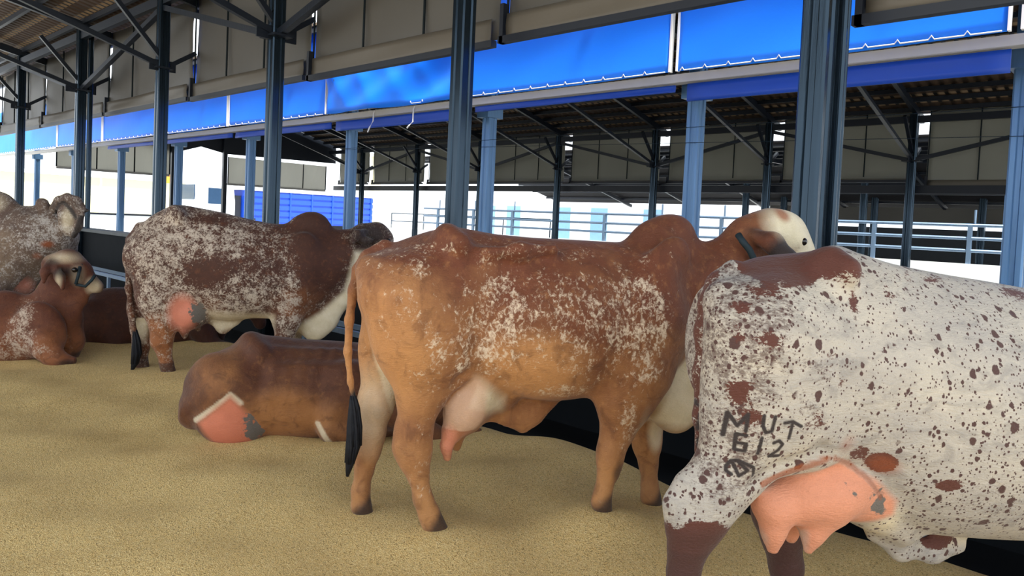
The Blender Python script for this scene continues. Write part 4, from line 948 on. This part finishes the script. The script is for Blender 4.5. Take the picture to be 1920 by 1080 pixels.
# ---- lying brown cow -----------------------------------------------------------
def cow_lying():
    c = Cow(-4.62, 2.10, .011); V = c.V
    c.b = c.b-c.l*0
    top = [V(352, 745), V(362, 705), V(385, 678), V(420, 655), V(450, 640), V(470, 627), V(512, 630), V(558, 636), V(634, 640), V(700, 645), V(770, 655), V(830, 680), V(870, 710)]
    bot = [V(352, 790, .2), V(380, 812, .2), V(430, 835, .2), V(500, 838, .2), V(600, 840, .2), V(680, 840, .2), V(770, 835, .2), V(830, 825, .2), V(870, 800, .2)]
    wid = [(V(352, 0)[0], .14), (V(370, 0)[0], .24), (V(430, 0)[0], .31), (V(500, 0)[0], .35), (V(600, 0)[0], .38), (V(700, 0)[0], .36), (V(800, 0)[0], .27), (V(870, 0)[0], .16)]
    c.trunk([p[[0, 2]] for p in top], [p[[0, 2]] for p in bot], wid, k=.07, peak=.45)
    c.cone(V(468, 638, .12, 16), V(486, 660, .2, 20), k=.1); c.cone(V(468, 638, -.12, 16), V(486, 660, -.2, 20), k=.1)
    c.cone(V(405, 705, .17, 44), V(425, 730, .22, 46), V(445, 770, .27, 36), k=.12, sy=.9)
    c.cone(V(378, 725, .14, 26), V(366, 775, .16, 22), k=.1)
    c.cone(V(360, 790, .2, 9), V(434, 734, .315, 7), k=.06)
    a = V(430, 800, .3); c.ell((a[0], -.28, a[2]), (.19, .12, .12), -.2, k=.06)
    for q in range(7):
        x = 520+q*26; c.cone(V(x+6, 660, .16, 5), V(x-4, 695, .285, 7), V(x-12, 740, .33, 6), V(x-16, 780, .31, 4), k=.07)
    a = V(660, 760, .33); c.ell((a[0], -.3, a[2]), (.2, .12, .26), .3, k=.06)
    c.cone(V(622, 775, .36, 24), V(620, 806, .37, 20), V(680, 815, .38, 18), k=.05)
    c.cone(V(740, 770, .28, 30), V(800, 815, .3, 22), V(868, 832, .3, 18), V(890, 815, .25, 16), k=.06)
    a = V(760, 650); c.ell((a[0], 0, a[2]-.01), (.15, .08, .10), k=.09)
    c.cone(V(810, 720, 0, 50), V(860, 680, 0, 36), V(890, 640, 0, 26), k=.08, sy=.75)
    c.cone(V(890, 632, 0, 26), V(920, 640, 0, 27), V(950, 690, 0, 17), V(955, 705, 0, 17), k=.05, sy=.8)
    for sgn in (1, -1): c.cone(V(892, 632, .1*sgn, 8), V(905, 650, .18*sgn, 10), V(915, 680, .2*sgn, 5), k=.025, sy=.8)
    c.build_field((-.35, -.55, -.12), (2.75, .55, 1.25)); c.nets()
    m = masks0(c); B = c.blob; z = c.P[:, 2]; x = c.P[:, 0]; ry = c.P[:, 1]
    m['light'] = np.clip(.75-z*1.0, 0, 1)*.6+B(400, 680, 70, 60)*.35+B(540, 770, 110, 60)*.4
    m['roan'] = B(400, 690, 60, 50)*.12+.0
    m['pink'] = c.poly([(434, 738), (372, 792), (400, 830), (470, 835), (494, 810), (470, 775)], .33, .02)*(ry < -.1)
    m['blot'] = B(480, 795, 34, 55, .34, .6)*.75*(m['pink'] > .2)
    m['cream'] = c.strokes([[(366, 790), (434, 737), (452, 752)], [(596, 790), (612, 816), (618, 824)]], .34, 5)*.7
    m['deep'] = B(640, 650, 200, 30)*.35
    clipmask(m); t = c.place('cow', 'plain brown cow lying on the bedding behind the tail of the standing roan cow')
    c.finish(t, coat('plain_brown_hide', srgb(84, 46, 26), srgb(160, 108, 62), srgb(190, 160, 130), 60, .4, skin=srgb(186, 108, 80)), m)
    return c

# ---- grey cow, left edge -------------------------------------------------------
def cow_grey():
    c = Cow(-8.75, 1.62, .016); V = c.V
    top = [V(-330, 430), V(-310, 400), V(-250, 375), V(-180, 385), V(-90, 398), V(-40, 396), V(0, 388), V(30, 386), V(60, 392), V(90, 400)]
    bot = [V(-330, 520, .1), V(-300, 560, .1), V(-220, 590, .1), V(-100, 600, .1), V(-50, 600, .1), V(0, 585, .1), V(30, 555, .1), V(60, 520, .1), V(90, 490, .1)]
    wid = [(V(-330, 0)[0], .13), (V(-300, 0)[0], .22), (V(-240, 0)[0], .27), (V(-130, 0)[0], .33), (V(-50, 0)[0], .30), (V(0, 0)[0], .24), (V(50, 0)[0], .18), (V(90, 0)[0], .15)]
    c.trunk([p[[0, 2]] for p in top], [p[[0, 2]] for p in bot], wid, k=.06, peak=.4)
    for lt, dx in ((.15, 0), (-.13, -16)):
        c.cone(V(-265+dx, 500, lt, 38), V(-255+dx, 590, lt, 22), V(-262+dx, 640, lt, 12), V(-255+dx, 672, lt, 12), k=.07, sy=.75)
        c.cone(V(-20+dx, 540, lt, 34), V(-22+dx, 610, lt, 16), V(-26+dx, 645, lt, 11), V(-24+dx, 675, lt, 12), k=.07, sy=.75)
    a = V(-10, 390); c.ell((a[0], 0, a[2]), (.18, .09, .17), -.1, k=.08)
    c.cone(V(15, 475, .02, 60), V(65, 446, .04, 50), V(100, 436, .05, 38), k=.08, sy=.75)
    # dewlap
    c.cone(V(105, 465, .03, 12), V(70, 505, .03, 13), V(45, 540, .03, 13), V(20, 580, .03, 16), k=.06, sy=.6)
    # head turned away
    c.cone(V(85, 404, 0, 22), V(108, 424, -.05, 30), V(122, 444, -.16, 22), V(128, 470, -.26, 16), k=.05)
    c.cone(V(78, 392, .06, 10), V(77, 380, .06, 9), k=.02)
    c.cone(V(84, 392, .06, 9), V(84, 380, .06, 7), k=.02)
    # near ear, long and curled
    a = V(130, 408, .2); c.ell((a[0], a[1], a[2]), (.10, .03, .16), -.25, k=.02)
    c.cone(V(100, 392, .14, 8), V(110, 376, .18, 8), V(126, 370, .21, 8), V(144, 376, .23, 8), V(156, 390, .24, 6), k=.018, sy=.8)
    c.cone(V(112, 384, .18, 7), V(122, 402, .2, 11), V(127, 424, .2, 9), V(126, 440, .18, 5), k=.02, sy=.55)
    c.cone(V(146, 384, .23, 7), V(152, 402, .23, 6), V(148, 424, .22, 7), V(137, 442, .2, 6), k=.018, sy=.8)
    c.build_field((-.45, -.5, -.1), (2.9, .5, 1.75)); c.nets()
    m = masks0(c); B = c.blob; z = c.P[:, 2]; x = c.P[:, 0]; ry = c.P[:, 1]
    m['light'] = np.clip(.75-z*.3, 0, 1)+B(0, 470, 40, 60)*.15
    m['roan'] = np.full(len(z), .55)+B(90, 440, 60, 50)*.2
    m['rust'] = np.maximum(B(89, 458, 14, 9, .2, .7)*.75, B(70, 480, 9, 8, .2, .7)*.5)
    m['cream'] = np.maximum(B(128, 412, 13, 28, .2, .6)*.55*(ry < -.12), B(-5, 380, 26, 24, 0, .6)*.4)
    m['pink'] = B(38, 525, 22, 44, .03, .6, .9)*.6*(np.abs(ry) < .14)
    m['dark'] = np.maximum.reduce([c.strokes([[(104, 396), (112, 382), (122, 380), (134, 392), (144, 408)]], .2, 3.5)*.85*(ry < -.1), c.strokes([[(153, 408), (148, 426), (138, 443)]], .22, 5)*.9, B(148, 384, 14, 10, .23, .6)*.45, B(104, 385, 10, 14, .14, .7)*.5, (z < .08)*.6])
    clipmask(m); t = c.place('cow', 'grey speckled cow with a curled dark-rimmed ear standing at the left edge')
    c.finish(t, coat('grey_roan_hide', srgb(84, 66, 60), srgb(132, 112, 90), srgb(186, 180, 174), 62, .85), m)
    m2 = MB(); m2.tube([V(146, 392, .2)[:3], V(158, 395, .2)[:3], V(166, 394, .2)[:3]], [.035, .028, .008], 8); m2.obj('horn', M_HORN, t, True)
    hind_hoofs(c, [V(-24, 680, .15), V(-40, 680, -.13)])
    return c

# ---- red roan cow lying at the left --------------------------------------------
def cow_red():
    c = Cow(-8.05, 1.35, .015); V = c.V
    top = [V(-260, 640), V(-245, 590), V(-200, 548), V(-150, 545), V(-60, 556), V(0, 556), V(60, 556), V(100, 556), V(125, 572), V(140, 600)]
    bot = [V(-260, 680, .2), V(-240, 695, .2), V(-150, 700, .2), V(-60, 698, .2), V(20, 692, .2), V(80, 690, .2), V(120, 680, .2), V(140, 655, .2)]
    wid = [(V(-260, 0)[0], .15), (V(-230, 0)[0], .28), (V(-150, 0)[0], .36), (V(-50, 0)[0], .38), (V(40, 0)[0], .34), (V(100, 0)[0], .26), (V(140, 0)[0], .16)]
    c.trunk([p[[0, 2]] for p in top], [p[[0, 2]] for p in bot], wid, k=.07, peak=.4)
    a = V(75, 620, .28); c.ell((a[0], -.26, a[2]), (.2, .12, .26), .3, k=.07)
    c.cone(V(85, 640, .34, 24), V(104, 672, .36, 16), V(136, 676, .36, 8), k=.05)
    c.cone(V(80, 660, .36, 16), V(110, 678, .38, 12), k=.05)
    c.cone(V(120, 600, 0, 34), V(132, 640, 0, 22), V(128, 672, -.05, 14), k=.06)
    c.ell((V(10, 556)[0], 0, V(10, 566)[2]), (.15, .09, .10), k=.08)
    # neck up to a raised head
    c.cone(V(75, 600, 0, 46), V(102, 552, 0, 27), V(108, 515, 0, 22), k=.06, sy=.75)
    c.cone(V(100, 496, 0, 20), V(128, 494, 0, 25), V(150, 510, 0, 20), V(168, 530, 0, 13), V(182, 538, 0, 12), k=.05, sy=.85)
    c.cone(V(92, 492, .1, 6), V(84, 510, .16, 8), V(82, 530, .17, 4), k=.025, sy=.7)
    c.cone(V(104, 500, .12, 7), V(112, 520, .18, 9), V(118, 540, .19, 5), k=.025, sy=.7)
    c.cone(V(130, 530, 0, 16), V(150, 555, 0, 12), V(156, 565, 0, 7), k=.05, sy=.6)
    c.cone(V(120, 545, .04, 14), V(135, 575, .04, 10), V(130, 600, .04, 10), k=.05, sy=.5)
    c.build_field((-.4, -.58, -.15), (2.7, .5, 1.35)); c.nets()
    m = masks0(c); B = c.blob; z = c.P[:, 2]; x = c.P[:, 0]; ry = c.P[:, 1]
    m['light'] = np.clip(.6-z*.5, 0, 1)+B(110, 650, 40, 40)*.3
    m['roan'] = np.clip(B(45, 600, 40, 60, .3, .8)*.85+B(20, 660, 80, 40, .3, .8)*.6+B(95, 645, 50, 40, .3, .8)*.5+B(0, 640, 60, 50, .3, .8)*.4, 0, .8)
    m['cream'] = np.maximum.reduce([B(125, 482, 44, 14, 0, .8)*.55, B(178, 536, 18, 22, 0, .6)*.65, B(112, 522, 8, 22, .18, .7)*.6*(ry < -.12), B(150, 515, 16, 26, 0, .7)*.4])
    m['dark'] = np.maximum.reduce([B(124, 508, 30, 15, .05, .8)*.75, B(150, 515, 26, 26, 0, .9)*.3, B(100, 492, 22, 12, .08, .8)*.6, B(128, 678, 20, 8, .36, .6)*.7])
    clipmask(m); t = c.place('cow', 'red-brown roan cow with a dark halter lying at the left edge, head raised')
    c.finish(t, coat('red_roan_hide', srgb(86, 44, 28), srgb(140, 86, 52), srgb(196, 178, 160), 62, .85), m)
    strap([V(150, 500, .1), V(147, 515, .13), V(142, 533, .13)], .014, t); strap([V(142, 533, .12), V(160, 537, .11), V(172, 525, .09), V(178, 516, .07)], .014, t); strap([V(152, 497, .07), V(158, 495, .02)], .014, t)
    eye(c, V(140, 506, .14), .024, t)
    HOOF.append((c.b[0]+1.6*c.h[0]+.3*c.l[0], c.b[1]+1.6*c.h[1]+.3*c.l[1], 0.0, .4))
    return c

# ---- dark brown cow lying behind ------------------------------------------------
def cow_dark():
    c = Cow(-8.35, 2.75, .016); V = c.V
    top = [V(140, 590), V(150, 562), V(175, 545), V(210, 538), V(260, 540), V(330, 552), V(390, 560), V(420, 590)]
    bot = [V(140, 640, .2), V(170, 655, .2), V(250, 662, .2), V(330, 665, .2), V(390, 662, .2), V(420, 645, .2)]
    wid = [(V(140, 0)[0], .15), (V(160, 0)[0], .26), (V(210, 0)[0], .34), (V(280, 0)[0], .37), (V(370, 0)[0], .3), (V(420, 0)[0], .16)]
    c.trunk([p[[0, 2]] for p in top], [p[[0, 2]] for p in bot], wid, k=.07, peak=.4)
    c.cone(V(165, 590, .22, 26), V(185, 625, .3, 22), V(215, 645, .34, 14), k=.08, sy=.8)
    c.cone(V(380, 620, .25, 24), V(400, 650, .3, 14), V(440, 652, .3, 9), k=.06)
    a = V(370, 560); c.ell((a[0], 0, a[2]), (.15, .09, .1), k=.08)
    c.cone(V(405, 600, 0, 30), V(430, 585, 0, 22), V(450, 572, 0, 17), k=.08, sy=.75)
    c.cone(V(452, 568, 0, 16), V(468, 575, 0, 16), V(486, 600, 0, 10), V(488, 608, 0, 10), k=.05, sy=.8)
    for sgn in (1, -1): c.cone(V(452, 566, .1*sgn, 5), V(458, 580, .17*sgn, 6), V(462, 595, .19*sgn, 3), k=.025, sy=.8)
    c.build_field((-.6, -.55, -.2), (2.8, .5, 1.1)); c.nets()
    m = masks0(c); m['light'] = c.blob(180, 610, 40, 50)*.35
    clipmask(m); t = c.place('cow', 'dark brown cow lying beyond the tail of the dark roan cow')
    c.finish(t, coat('dark_brown_hide', srgb(66, 32, 18), srgb(120, 66, 32), srgb(150, 120, 100), 60, .3), m)
    return c
for _f in (cow_centre, cow_spotted, cow_roan, cow_lying, cow_grey, cow_red, cow_dark): _f()
#@@END@@
build_bed()
